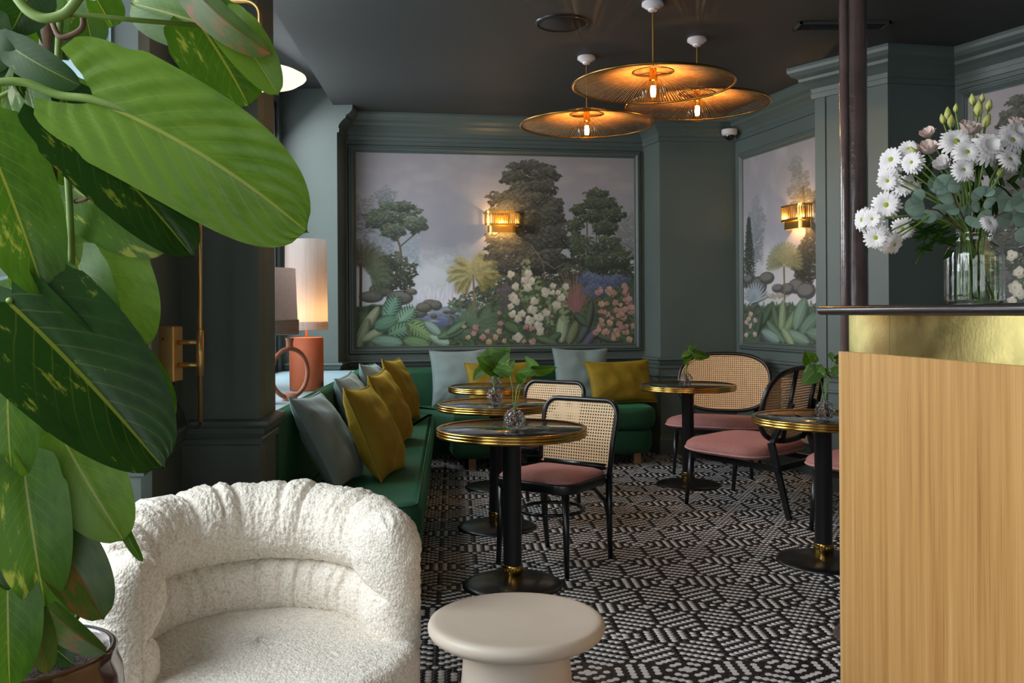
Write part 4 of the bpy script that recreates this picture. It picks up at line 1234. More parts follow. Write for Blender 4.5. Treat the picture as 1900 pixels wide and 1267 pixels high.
M['pink_edge'] = mat('pink_piping', rgb(196, 146, 140), 0.8, var=0.1, vscale=90)
lg = make_lounge('oval-backed cane lounge chair with pink seat standing against the far dark wall')
def face(o, x, y, fx_, fy_):
    o.location = (x, y, 0); o.rotation_euler = (0, 0, math.atan2(fy_, fx_) + math.pi / 2)
face(lg, 1.66, 7.38, -0.30, -0.75)
l2 = copy_tree(lg); l2['label'] = 'oval-backed cane lounge chair with pink seat turned with its back to the oak counter'
face(l2, 1.59, 6.07, -0.717, 0.696)
l3 = copy_tree(lg); l3['label'] = 'pink-seated lounge chair mostly hidden behind the oak counter'
face(l3, 2.17, 5.34, -0.55, -0.55)

# ------------------------------------------------------------------ beige stool
stool = thing('drum_stool', 'beige mushroom-shaped side table with dished round top beside the armchair', 'side table', (PZ(958, 1152, 0.445).x, PZ(958, 1152, 0.445).y, 0))
R = 0.238
MB().lathe([(1e-4, 0.446), (0.10, 0.447), (0.19, 0.451), (0.215, 0.4545), (0.226, 0.4535), (0.234, 0.449), (R, 0.440), (R, 0.430), (0.232, 0.419), (0.215, 0.408), (0.185, 0.398), (0.156, 0.392), (1e-4, 0.392)], 72).obj('top', M['stone'], stool)
MB().lathe([(0.146, 0.396), (0.1425, 0.385), (0.1425, 0.37), (0.148, 0.30), (0.158, 0.18), (0.172, 0.06), (0.178, 0.015), (0.176, 0.0), (1e-4, 0.0)], 64).obj('foot', M['stone'], stool)

# ------------------------------------------------------------------ boucle tub armchair
AC = Vector((-0.70, 2.51, 0)); AR = 0.452
arm = thing('tub_armchair', 'cream boucle tub armchair with pleated curved back in front of the sofa', 'armchair', AC)
def tub_back():
    sec = []
    def arcp(cx, cz, rx, rz_, a0, a1, n): return [(cx + rx * math.cos(math.radians(a0 + (a1 - a0) * k / n)), cz + rz_ * math.sin(math.radians(a0 + (a1 - a0) * k / n))) for k in range(n + 1)]
    sec += [(AR - 0.006, 0.33 + 0.29 * k / 40) for k in range(41)]
    sec += arcp(AR - 0.090, 0.63, 0.088, 0.125, 0, 90, 36)[1:]
    sec += arcp(AR - 0.095, 0.635, 0.100, 0.120, 92, 262, 64)[1:]     # rolled top falling to the seam
    zs, rs = sec[-1][1], sec[-1][0]
    sec += arcp(AR - 0.105, 0.435, 0.066, 0.088, 96, 262, 64)[1:]       # lower roll down to the seat
    sec = np.array(sec)
    # even arc length
    d = np.concatenate(([0], np.cumsum(np.hypot(*np.diff(sec, axis=0).T)))); m = 190
    q = np.linspace(0, d[-1], m)
    sec = np.stack([np.interp(q, d, sec[:, 0]), np.interp(q, d, sec[:, 1])], 1)
    s01 = q / d[-1]
    cen = np.array([AR - 0.060, 0.50])
    rr = random.Random(4)
    pleats = []
    a = 22.0
    while a < 224:
        pleats.append((a, rr.uniform(0.5, 1.15), rr.uniform(1.3, 2.6), rr.uniform(-3, 3), rr.random()))
        a += rr.uniform(7.5, 15)
    n = 360
    A0, A1 = 14.0, 226.0
    rings = []
    ends = 14
    seq = [('e0', k) for k in range(ends)] + [('m', k) for k in range(n + 1)] + [('e1', k) for k in range(ends)]
    V = np.zeros((len(seq), m, 3)); SC = np.ones(len(seq))
    smid = float(np.interp(0.62, [0, 1], [0, 1]))
    for i, (kind, k) in enumerate(seq):
        if kind == 'm':
            ang = A0 + (A1 - A0) * k / n; sc = 1.0
        else:
            t = (k / ends) if kind == 'e0' else 1 - (k + 1) / ends
            sc = math.sin(math.pi / 2 * t); g = 12.0 * math.cos(math.pi / 2 * t)
            ang = A0 - g if kind == 'e0' else A1 + g
        P2 = sec.copy(); SC[i] = sc
        P2[:, 0] = (AR - 0.088) + (sec[:, 0] - (AR - 0.088)) * sc
        P2[:, 1] = 0.33 + (sec[:, 1] - 0.33) * (1 - 0.10 * (1 - sc))
        drop = 0.05 * min(1.0, abs(ang - 110) / 118.0) ** 2
        rad = P2[:, 0].copy(); z = P2[:, 1] - drop * np.clip((P2[:, 1] - 0.34) / 0.3, 0, 1.1)
        # pleats pull the surface in around the seam
        push = np.zeros(m)
        for (pa, amp, wd, slant, sel) in pleats:
            top = np.exp(-((s01 - 0.50) / 0.13) ** 2); low = np.exp(-((s01 - 0.84) / 0.09) ** 2)
            loc = pa + slant * (s01 - 0.66) * 6
            wgt = top if sel < 0.42 else (low if sel < 0.62 else np.maximum(top, low))
            push += amp * 0.022 * wgt * np.exp(-((ang - loc) / wd) ** 2)
        # soft swelling between pleats
        push -= 0.009 * np.sin(np.radians(ang * 9 + 40 * np.sin(s01 * 5))) * np.exp(-((s01 - 0.6) / 0.25) ** 2)
        dirn = P2 - cen; ln = np.maximum(1e-6, np.hypot(dirn[:, 0], dirn[:, 1]))[:, None]; dirn = dirn / ln
        rad = rad - dirn[:, 0] * push * sc; z = z - dirn[:, 1] * push * sc
        ca, sa = math.cos(math.radians(ang)), math.sin(math.radians(ang))
        V[i, :, 0] = rad * ca; V[i, :, 1] = rad * sa; V[i, :, 2] = z
    rng = np.random.RandomState(8)
    g = rng.randn(len(seq), m)
    g = (g + np.roll(g, 1, 0) + np.roll(g, 1, 1) + np.roll(np.roll(g, 1, 0), 1, 1)) / 2
    g = (g + np.roll(g, 1, 0) + np.roll(g, 1, 1) + np.roll(np.roll(g, 1, 0), 1, 1)) / 2
    nrm = np.zeros_like(V)
    du = np.gradient(V, axis=0); dv = np.gradient(V, axis=1)
    nrm = np.cross(du, dv); nrm /= np.maximum(1e-9, np.linalg.norm(nrm, axis=2, keepdims=True))
    V += nrm * (g * 0.0009 * np.minimum(1, SC * 1.5)[:, None])[..., None]
    mb = MB()
    mb.rings([list(map(tuple, r)) for r in V], False, False)
    # close the ends
    mb.f.append(tuple(range(m))); mb.mi.append(0)
    o = (len(seq) - 1) * m
    mb.f.append(tuple(range(o + m - 1, o - 1, -1))); mb.mi.append(0)
    return mb
tub_back().obj('back', M['boucle'], arm)
def fuzzy_disc(R_, z0, z1, rt, dome, amp, seed, dth=1.2, dr=0.006):
    rng = np.random.RandomState(seed)
    nth = int(360 / dth)
    prof = [(R_ - 0.02, z0), (R_ - 0.004, z0 + 0.02)]
    k = z0 + 0.02
    while k < z1 - rt: prof.append((R_, k)); k += dr
    for a in range(0, 91, 8): prof.append((R_ - rt + rt * math.cos(math.radians(a)), z1 - rt + rt * math.sin(math.radians(a))))
    r_ = R_ - rt - dr
    while r_ > dr: prof.append((r_, z1 + dome * (1 - (r_ / (R_ - rt)) ** 2))); r_ -= dr
    prof.append((1e-4, z1 + dome))
    mb = MB(); rings = []
    for (r_, z) in prof:
        ring = []
        e = rng.randn(nth) * amp
        for q in range(nth):
            t = 2 * math.pi * q / nth
            w = 0.004 * noise.noise(Vector((r_ * 8 * math.cos(t), r_ * 8 * math.sin(t), z * 4)))
            ring.append((( r_ + e[q] * (0.5 if r_ > 0.05 else 0)) * math.cos(t), (r_ + e[q] * (0.5 if r_ > 0.05 else 0)) * math.sin(t), z + w + e[q]))
        rings.append(ring)
    return mb.rings(rings, True, True)
fuzzy_disc(AR - 0.012, 0.19, 0.372, 0.05, 0.012, 0.0012, 3).obj('seat', M['boucle'], arm)
fuzzy_disc(AR - 0.03, 0.03, 0.20, 0.02, 0.0, 0.0012, 5, 2.0, 0.02).obj('base', M['boucle'], arm)
MB().lathe([(1e-4, 0.0), (0.30, 0.0), (0.30, 0.035), (1e-4, 0.035)], 40).obj('swivel_plinth', M['black'], arm, angle=30)

# ------------------------------------------------------------------ oak reception counter with brass band
CL = P(1556, 652, 2.80)
cdir = Vector((0.147, -1.0)).normalized()          # along the front face towards the camera
cin = Vector((-cdir.y, cdir.x))                     # into the counter body
if cin.x < 0: cin = -cin
ctr = thing('reception_counter', 'oak veneer service counter with brass band and dark rounded top', 'counter', (CL.x, CL.y, 0))
ctr.rotation_euler = (0, 0, math.atan2(cdir.y, cdir.x))
# local frame: x along the face towards the camera, y = left of x (into the counter when positive)
sgn = 1.0 if Vector((-cdir.y, cdir.x)).dot(cin) > 0 else -1.0
def cbox(mb, x0, x1, d0, d1, z0, z1, b=0.0):
    y0, y1 = sorted((sgn * d0, sgn * d1))
    return mb.bbox_bevel(x0, x1, y0, y1, z0, z1, b) if b else mb.box(x0, x1, y0, y1, z0, z1)
ZW = 1.152
wp = cbox(MB(), 0.016, 2.6, 0.0, 0.03, 0, ZW).obj('oak_panel', M['wood'], ctr, smooth=False)
cbox(MB(), 0.0, 0.0155, 0.0, 0.031, 0, ZW).obj('oak_edge_strip', mat('oak_edge', rgb(214, 168, 108), 0.5, var=0.1, vscale=3, stretch=(60, 60, 1)), ctr, smooth=False)
cbox(MB(), 0.0, 0.02, 0.031, 0.60, 0, ZW).obj('end_panel', M['wood'], ctr, smooth=False)
# brass band is set back a little, in two sheets with a seam, with a rounded far end
bz0, bz1 = ZW, 1.264
def band(x0, x1, rounded):
    mb = MB(); pts_ = []
    if rounded:
        for a in range(90, -1, -10): pts_.append((x0 + 0.03 - 0.03 * math.sin(math.radians(a)) , 0.012 + 0.03 - 0.03 * math.cos(math.radians(a)) if False else 0.012 + 0.03 * (1 - math.cos(math.radians(a)))))
    else: pts_.append((x0, 0.012))
    pts_.append((x1, 0.012))
    rings = []
    inner = [(x, d + 0.008) for x, d in pts_]
    loop = pts_ + inner[::-1]
    ring0 = [(x, sgn * d, bz0) for x, d in loop]; ring1 = [(x, sgn * d, bz1) for x, d in loop]
    mb.rings([ring0, ring1], True, True)
    return mb
band(0.012, 0.262, True).obj('brass_sheet', M['brass_sheet'], ctr, angle=30)
band(0.2636, 2.6, False).obj('brass_sheet', M['brass_sheet'], ctr, smooth=False)
cbox(MB(), 0.05, 2.6, 0.03, 0.58, ZW - 0.01, bz1).obj('core', M['black'], ctr, smooth=False)
tp = MB()
ov, th = 0.040, 0.028
pr = []
for a in range(-90, 91, 15): pr.append((-ov - 0.0 - 0.014 * math.cos(math.radians(a)), 1.277 + 0.014 * math.sin(math.radians(a))))
ring_s = [(x, z) for x, z in pr] + [(0.62, 1.291), (0.62, 1.263)]
rl = []
for x in (-0.030, 2.6): rl.append([(x, sgn * d, z) for d, z in ring_s])
tp.rings(rl, True, True)
tp.obj('worktop', mat('dark_stained_worktop', rgb(44, 38, 38), 0.25, var=0.15, vscale=20, stretch=(1, 12, 12), coat=0.3), ctr, angle=40)

# ------------------------------------------------------------------ cast iron column with a thin pipe
CP = P(1584, 300, 3.55)
colm = thing('iron_column', 'glossy dark cast iron column rising behind the end of the counter', 'column', (CP.x, CP.y, 0))
sh = []
for k in range(60):
    a = 2 * math.pi * k / 60
    sh.append((0.048 + 0.004 * math.cos(2 * a)) )
mb = MB()
for zz in [None]:
    rings = []
    for j in range(60):
        z = CEIL * j / 59
        rings.append([((sh[k] + 0.0012 * noise.noise(Vector((k * 0.5, z * 9, 1.0)))) * math.cos(2 * math.pi * k / 60), (sh[k] + 0.0012 * noise.noise(Vector((k * 0.5, z * 9, 4.0)))) * math.sin(2 * math.pi * k / 60), z) for k in range(60)])
    mb.rings(rings, True, True)
mb.obj('shaft', M['iron'], colm)
MB().tube([(-0.046, -0.030, 0), (-0.046, -0.030, 1.5), (-0.046, -0.030, CEIL)], 0.017, 16).obj('pipe', M['iron'], colm)
MB().lathe([(1e-4, 0), (0.085, 0), (0.085, 0.03), (0.06, 0.06), (0.05, 0.10)], 40).obj('plinth', M['iron'], colm)

# beige panel radiator on the wall under the side mural
rd0, rd1 = hit(1462, WL1, WM1), along(WL1, WM1, 0.99)
rv = (Vector(rd1) - Vector(rd0)).normalized(); rn = Vector((rv.y, -rv.x))
rad_ = thing('panel_radiator', 'plain beige panel radiator on the wall below the narrow mural', 'radiator', (rd0[0], rd0[1], 0.25))
rad_.rotation_euler = (0, 0, math.atan2(rv.y, rv.x))
LL = (Vector(rd1) - Vector(rd0)).length
MB().bbox_bevel(0.0, LL, -0.075, -0.03, 0.0, 0.49, 0.006).obj('panel', M['radiator'], rad_, smooth=False)
for x in (0.06, LL - 0.06): MB().box(x - 0.02, x + 0.02, -0.035, 0.0, 0.1, 0.4).obj('bracket', M['radiator'], rad_, smooth=False)
# ------------------------------------------------------------------ raffia pendants
def point_light(name, parent, loc, power, colour, radius):
    d = bpy.data.lights.new(name, 'POINT'); d.energy = power; d.color = colour; d.shadow_soft_size = radius
    o = bpy.data.objects.new(name, d); col.objects.link(o); o.parent = parent; o.location = loc
    return o
WARM = (1.0, 0.60, 0.24)
def make_pendant(label, dz):
    t = thing('pendant_lamp', label, 'pendant lamp', group='raffia pendant lamps')
    # local origin at the ceiling; z down negative
    Rm = 0.455; zr = -0.450 + dz; ri = 0.115; zi = -0.375 + dz
    MB().lathe([(1e-4, 0.0), (0.058, 0.0), (0.062, -0.006), (0.062, -0.020), (0.050, -0.026), (0.044, -0.034), (0.028, -0.040), (0.026, -0.050), (0.014, -0.055), (1e-4, -0.055)], 40).obj('ceiling_rose', M['white_ceramic'], t, angle=50)
    MB().tube([(0, 0, -0.05), (0.001, 0.0005, -0.18), (0, 0, -0.35 + dz)], 0.0042, 8).obj('cord', M['cord_gold'], t)
    MB().lathe([(0.012, -0.335), (0.020, -0.340), (0.021, -0.385), (0.024, -0.392), (0.024, -0.425), (0.018, -0.43), (1e-4, -0.43)], 20, (0, 0, dz)).obj('socket', M['brass'], t, angle=40)
    sh = MB()
    n = 156
    rr = random.Random(7)
    for k in range(n):
        a = 2 * math.pi * k / n + rr.uniform(-0.006, 0.006)
        w = 0.0058 * rr.uniform(0.7, 1.05)
        rings = []
        for r_, z, q in ((ri, zi, 0.30), (0.28, -0.405 + dz, 0.68), (Rm - 0.004, zr + 0.003, 1.0)):
            ca, sa = math.cos(a), math.sin(a); ww = w * q
            c = Vector((r_ * ca, r_ * sa, z)); s = Vector((-sa, ca, 0)) * ww
            rings.append([tuple(c - s), tuple(c + Vector((0, 0, 0.0016))), tuple(c + s), tuple(c - Vector((0, 0, 0.0016)))])
        sh.rings(rings, True, True)
    so = sh.obj('raffia_shade', M['raffia'], t)
    # upper layer of strings towards the collar, seen above the inner ring
    up = MB()
    for k in range(120):
        a = 2 * math.pi * k / 120
        ca, sa = math.cos(a), math.sin(a)
        rings = []
        for r_, z in ((0.030, -0.338 + dz), (ri + 0.06, -0.372 + dz), (0.26, -0.398 + dz)):
            c = Vector((r_ * ca, r_ * sa, z)); s = Vector((-sa, ca, 0)) * 0.0022
            rings.append([tuple(c - s), tuple(c + Vector((0, 0, 0.0012))), tuple(c + s), tuple(c - Vector((0, 0, 0.0012)))])
        up.rings(rings, True, True)
    up.obj('upper_strings', M['raffia'], t)
    def ring(r_, z): return [(r_ * math.cos(2 * math.pi * k / 72), r_ * math.sin(2 * math.pi * k / 72), z) for k in range(72)]
    MB().tube(ring(Rm, zr), 0.0065, 8, closed=True).obj('outer_rim', M['brass_old'], t)
    MB().tube(ring(ri, zi - 0.002), 0.004, 8, closed=True).obj('inner_ring', M['brass_old'], t)
    sp_ = MB()
    for k in range(3):
        a = 2 * math.pi * k / 3 + 0.4
        sp_.tube([(0.02 * math.cos(a), 0.02 * math.sin(a), -0.378 + dz), (ri * math.cos(a), ri * math.sin(a), zi - 0.002)], 0.003, 6)
    sp_.obj('spider', M['brass_old'], t)
    zb = -0.487 + dz
    prof = [(0.018, zb + 0.066)]
    for a in range(70, -91, -10): prof.append((max(1e-4, 0.072 * math.cos(math.radians(a))), zb + 0.072 * math.sin(math.radians(a)) - 0.0))
    g = MB().lathe(prof, 32).obj('bulb', M['bulb_glass'], t)
    fm = MB()
    for s in range(6):
        a = 2 * math.pi * s / 6
        fm.tube([(0.009 * math.cos(a), 0.009 * math.sin(a), zb + 0.03), (0.013 * math.cos(a), 0.013 * math.sin(a), zb), (0.009 * math.cos(a), 0.009 * math.sin(a), zb - 0.03)], 0.0034, 6)
    fm.obj('filament', M['filament'], g)
    point_light('bulb_light', t, (0, 0, zb), PEND_W, WARM, 0.012)
    return t
PEND_W = 11.0
pends = [(PZ(1211, 4, CEIL), 'raffia pendant lamp hanging between the ceiling speaker grille and the iron column'),
         (PZ(1293, 71, CEIL), 'raffia pendant lamp hanging closest to the white dome camera'),
         (PZ(1088, 105, CEIL), 'raffia pendant lamp hanging closest to the big mural')]
for (p, lab), dz in zip(pends, (-0.018, 0.022, -0.018)):
    o = make_pendant(lab, dz)
    o.location = (p.x, p.y, CEIL)

# ------------------------------------------------------------------ slotted brass wall sconces
def make_sconce(label):
    t = thing('wall_sconce', label, 'wall lamp', group='slotted brass wall sconces')
    # local: wall plane y=0, room towards -y
    def upath(w, d, r_): return round_poly([(-w, 0.0), (-w, -d), (w, -d), (w, 0.0)], [0, r_, r_, 0], 6)
    def shell(w, d, r_, z0, z1, th=0.004):
        p = upath(w, d, r_); q = upath(w - th, d - th, max(0.005, r_ - th))
        q = [(x, min(y, 0.0)) for x, y in q]
        mb = MB(); loop = p + q[::-1]
        return mb.rings([[(x, y, z0) for x, y in loop], [(x, y, z1) for x, y in loop]], True, True)
    ub = shell(0.155, 0.105, 0.05, 0.112, 0.128).obj('upper_band', M['brass_sconce'], t, angle=30)
    shell(0.155, 0.105, 0.05, 0.0, 0.020).obj('lower_band', M['brass_sconce'], t, angle=30)
    p = upath(0.153, 0.103, 0.05)
    # fins at even steps along the path
    L = [0.0]
    for a, b in zip(p[:-1], p[1:]): L.append(L[-1] + math.hypot(b[0] - a[0], b[1] - a[1]))
    nf = 26
    for k in range(nf):
        s = L[-1] * (k + 0.5) / nf
        x = float(np.interp(s, L, [a[0] for a in p])); y = float(np.interp(s, L, [a[1] for a in p]))
        x2 = float(np.interp(s + 0.002, L, [a[0] for a in p])); y2 = float(np.interp(s + 0.002, L, [a[1] for a in p]))
        d = Vector((x2 - x, y2 - y, 0)); d = d.normalized() if d.length > 1e-9 else Vector((1, 0, 0))
        MB().beam((x, y, 0.018), (x, y, 0.114), 0.0085, 0.004, side=d).obj('fin', M['brass_sconce'], t, smooth=False)
    shell(0.128, 0.088, 0.04, -0.062, 0.006).obj('inner_drum', M['brass_sconce'], t, angle=30)
    MB().box(-0.06, 0.06, -0.012, 0.0, -0.03, 0.10).obj('back_plate', M['brass_sconce'], t, smooth=False)
    MB().lathe([(1e-4, 0.07), (0.016, 0.062), (0.018, 0.03), (0.012, 0.0), (1e-4, -0.004)], 14, (0, -0.045, 0)).obj('bulb', M['bulb_glass'], t)
    point_light('sconce_light', t, (0, -0.05, 0.03), 5.0, (1.0, 0.66, 0.30), 0.02)
    return t
M['sconce_bulb'] = emit_mat('warm_sconce_bulb', (1.0, 0.66, 0.30, 1), 8.0)
M['brass_sconce'] = mat('brushed_sconce_brass', rgb(200, 164, 92), 0.32, 1.0, var=0.05)
q = hit(930, WI1, WJ1, 400); s1 = make_sconce('slotted brass wall sconce lit on the big jungle mural')
nrm = Vector((bd.y, -bd.x))
s1.location = (q[0] + nrm.x * 0.008, q[1] + nrm.y * 0.008, 2.055); s1.rotation_euler = (0, 0, math.atan2(bd.y, bd.x))
md = (Vector(WM1) - Vector(WL1)).normalized()
q = hit(1488, WL1, WM1, 400); s2 = copy_tree(s1); s2['label'] = 'slotted brass wall sconce lit on the narrow fan palm mural'
nrm = Vector((md.y, -md.x))
s2.location = (q[0] + nrm.x * 0.008, q[1] + nrm.y * 0.008, 1.985); s2.rotation_euler = (0, 0, math.atan2(md.y, md.x))

# ------------------------------------------------------------------ brass rod wall lamp with opal disc
LY = 3.22
rod = P(371, 600, LY); bx = P(311, 655, LY)
wlamp = thing('rod_wall_lamp', 'tall brass rod wall lamp with opal disc shade on the window pilaster', 'wall lamp', (bx.x, bx.y, 0))
zb0, zb1 = P(300, 708, LY).z, P(300, 605, LY).z
xw = -1.229 + 0.004   # strip wall surface near LY
MB().bbox_bevel(xw, xw + 0.052, LY - 0.045, LY + 0.045, zb0, zb1, 0.004).obj('mount_box', M['brass_satin'], wlamp, world=True, smooth=False)
sc_ = MB()
for z in (zb0 + 0.05, zb1 - 0.045): sc_.lathe([(1e-4, 0.0), (0.006, 0.0), (0.006, 0.003), (1e-4, 0.003)], 10, (0, 0, 0))
for z in (zb0 + 0.05, zb1 - 0.045):
    b = MB().tube([(xw + 0.018, LY - 0.046, z), (xw + 0.018, LY - 0.049, z)], 0.006, 10).obj('screw', M['brass_old'], wlamp, world=True)
for y in (635, 677):
    z = P(345, y, LY).z
    MB().tube([(xw + 0.050, LY, z), (rod.x, LY, z)], 0.0085, 12).obj('arm', M['brass_satin'], wlamp, world=True)
MB().tube([(rod.x, LY, P(370, 698, LY).z), (rod.x, LY, P(370, 612, LY).z)], 0.0128, 16).obj('clamp', M['brass_satin'], wlamp, world=True)
dc = P(482, 140, LY)
zt = P(430, 2, LY).z
path = [(rod.x, LY, P(370, 783, LY).z), (rod.x, LY, zt - 0.09)]
for a in range(0, 91, 15): path.append((rod.x + 0.09 - 0.09 * math.cos(math.radians(a)), LY, zt - 0.09 + 0.09 * math.sin(math.radians(a))))
for a in range(90, -1, -15): path.append((dc.x - 0.05 + 0.05 * math.cos(math.radians(a)), LY, zt - 0.05 + 0.05 * math.sin(math.radians(a))))
path.append((dc.x, LY, dc.z + 0.05))
MB().tube(path, 0.0085, 12).obj('rod', M['brass_satin'], wlamp, world=True)
MB().lathe([(1e-4, 0.055), (0.02, 0.052), (0.022, 0.036), (0.08, 0.030), (0.135, 0.012), (0.158, 0.0), (0.160, -0.006), (0.155, -0.012), (0.13, -0.028), (0.08, -0.040), (1e-4, -0.046)], 56, tuple(dc)).obj('opal_disc', M['opal'], wlamp, world=True)
cz = P(330, 708, LY)
MB().tube([(xw + 0.03, LY, zb0 + 0.005), (xw + 0.035, LY, zb0 - 0.05), (xw + 0.075, LY - 0.01, zb0 - 0.11), (rod.x - 0.035, LY - 0.01, P(355, 793, LY).z), (rod.x - 0.005, LY, P(355, 793, LY).z + 0.004), (rod.x, LY, P(370, 783, LY).z)], 0.0055, 8).obj('cable', M['cable'], wlamp, world=True)

# ------------------------------------------------------------------ lamps and candle holder on the window sill
ZS = 0.80
lp = P(569, 700, 5.72)
tl = thing('table_lamp', 'terracotta cylinder table lamp with tall off-white yarn shade on the window sill', 'table lamp', (lp.x, lp.y, ZS))
hb = P(569, 626, lp.y).z - ZS
MB().lathe([(1e-4, 0), (0.098, 0.0), (0.104, 0.006), (0.105, 0.17), (0.104, hb - 0.008), (0.098, hb), (0.02, hb + 0.002), (1e-4, hb + 0.002)], 40).obj('base', M['terracotta'], tl, angle=50)
MB().tube([(0, 0, hb), (0, 0, hb + 0.12)], 0.008, 10).obj('stem', M['brass_satin'], tl)
zs0, zs1 = P(569, 612, lp.y).z - ZS, P(569, 445, lp.y).z - ZS
def yarn_shade(r0, r1, z0, z1, n, th):
    mb = MB()
    rr = random.Random(3)
    for k in range(n):
        a = 2 * math.pi * k / n
        rings = []
        for z, r_ in ((z0, r0), (z1, r1)):
            c = Vector((r_ * math.cos(a), r_ * math.sin(a), z)); s = Vector((-math.sin(a), math.cos(a), 0)) * math.pi * r_ / n * 1.02; o_ = Vector((math.cos(a), math.sin(a), 0)) * th * rr.uniform(0.7, 1.2)
            rings.append([tuple(c - s), tuple(c + o_), tuple(c + s)])
        mb.rings(rings, False, False)
    return mb
yarn_shade(0.129, 0.124, zs0 + 0.05, zs1, 120, 0.003).obj('yarn_shade', M['shade_string'], tl)
bnd = MB()
for j in range(6):
    z = zs0 + 0.004 + j * 0.0086
    bnd.tube([(0.131 * math.cos(2 * math.pi * k / 40), 0.131 * math.sin(2 * math.pi * k / 40), z) for k in range(40)], 0.0052, 6, closed=True)
bnd.obj('rope_band', M['shade_string'], tl)
MB().sphere((0, 0, hb + 0.14), 0.026, 14, 8).obj('bulb', M['bulb_glass'], tl)
point_light('table_lamp_light', tl, (0, 0, hb + 0.14), 2.0, (1.0, 0.62, 0.28), 0.03)
MB().tube([(0.098, -0.03, 0.03), (0.108, -0.05, 0.055), (0.110, -0.075, 0.05), (0.100, -0.10, 0.004)], 0.0035, 6).obj('cable', M['cable'], tl)

l1p = P(486, 600, 4.85)
t2 = thing('table_lamp', 'table lamp with short pinkish linen shade half hidden by the pilaster', 'table lamp', (l1p.x, l1p.y, ZS))
MB().lathe([(1e-4, 0), (0.055, 0), (0.062, 0.01), (0.05, 0.10), (0.035, 0.20), (0.02, 0.27), (0.012, 0.30), (1e-4, 0.30)], 32).obj('base', M['terracotta'], t2)
z0_, z1_ = P(520, 620, 4.85).z - ZS, P(520, 498, 4.85).z - ZS
MB().tube([(0, 0, 0.29), (0, 0, z0_ + 0.1)], 0.007, 8).obj('stem', M['brass_satin'], t2)
yarn_shade(0.182, 0.172, z0_ + 0.075, z1_, 150, 0.0022).obj('linen_shade', M['shade_linen'], t2)
bnd = MB()
for j in range(8):
    z = z0_ + 0.004 + j * 0.0096
    bnd.tube([(0.187 * math.cos(2 * math.pi * k / 48), 0.187 * math.sin(2 * math.pi * k / 48), z) for k in range(48)], 0.0055, 6, closed=True)
bnd.obj('rope_band', M['shade_linen'], t2)

cp = P(538, 742, 5.06)
cd = thing('candle_holder', 'pinkish clay ring candle holder with conical foot on the window sill', 'candle holder', (cp.x, cp.y, ZS))
s_ = cp.y / F
zr_ = P(543, 692, cp.y).z - ZS; rr_ = 45 * s_
MB().lathe([(1e-4, 0.0), (0.042, 0.0), (0.043, 0.004), (0.030, 0.04), (0.016, zr_ - rr_ + 0.004), (1e-4, zr_ - rr_ + 0.004)], 28).obj('foot', M['clay_pink'], cd)
ring = [(rr_ * 0.55 * math.cos(a), rr_ * 0.55 * math.sin(a) * 0.3, 0) for a in [0]]
MB().tube([(rr_ * 0.58 * math.cos(2 * math.pi * k / 48), rr_ * 0.7 * math.cos(2 * math.pi * k / 48), zr_ + rr_ * math.sin(2 * math.pi * k / 48)) for k in range(48)], 0.0125, 10, closed=True).obj('ring', M['clay_pink'], cd)
MB().lathe([(1e-4, 0), (0.016, 0.0), (0.020, 0.012), (0.018, 0.02), (0.021, 0.045), (0.024, 0.055), (0.012, 0.055), (0.011, 0.03), (1e-4, 0.03)], 20, (0, 0, zr_ + rr_ + 0.004)).obj('cup', M['clay_pink'], cd)

# ------------------------------------------------------------------ ceiling speaker, linear vent, dome camera
sp0 = PZ(1043, 42, CEIL)
spk = thing('ceiling_speaker', 'round black speaker grille set in the dark ceiling', 'speaker', (sp0.x, sp0.y, CEIL))
MB().lathe([(1e-4, -0.006), (0.148, -0.008), (0.150, -0.002), (0.150, 0.0)], 56).obj('grille', M['speaker'], spk)
MB().lathe([(0.148, 0.0), (0.149, -0.012), (0.160, -0.010), (0.164, 0.0)], 56).obj('rim', M['black'], spk)
v0, v1 = PZ(1478, 47, CEIL), PZ(1640, 50, CEIL)
vt = thing('ceiling_vent', 'long dark slotted air vent in the ceiling beside the column', 'vent', (v0.x, v0.y, CEIL))
LV = v1.x - v0.x
vf = MB(); vf.box(0, LV, -0.075, -0.06, -0.014, 0); vf.box(0, LV, 0.06, 0.075, -0.014, 0); vf.box(0, 0.015, -0.075, 0.075, -0.014, 0); vf.box(LV - 0.015, LV, -0.075, 0.075, -0.014, 0)
vf.obj('frame', M['ceiling'], vt, smooth=False)
for k in range(5):
    y = -0.048 + k * 0.024
    MB().beam((0.015, y, -0.007), (LV - 0.015, y, -0.007), 0.016, 0.003, side=(0, 1, 0.6)).obj('slat', M['ceiling'], vt, smooth=False)
dq = hit(1347, WK1, WL1, 250); dn = Vector((WL1[1] - WK1[1], -(WL1[0] - WK1[0]))).normalized()
zq = 2.878
dm = thing('dome_camera', 'small white dome security camera under the cornice in the far corner', 'camera', (dq[0] + dn.x * 0.10, dq[1] + dn.y * 0.10, zq))
MB().lathe([(1e-4, 0.012), (0.068, 0.012), (0.070, 0.006), (0.068, -0.028), (0.052, -0.038), (0.046, -0.04)], 36).obj('housing', M['white_ceramic'], dm, angle=50)
prof = [(0.046 * math.cos(math.radians(a)), -0.038 - 0.046 * math.sin(math.radians(a))) for a in range(0, 90, 10)] + [(1e-4, -0.084)]
MB().lathe(prof, 30).obj('dome', M['black_top'], dm)
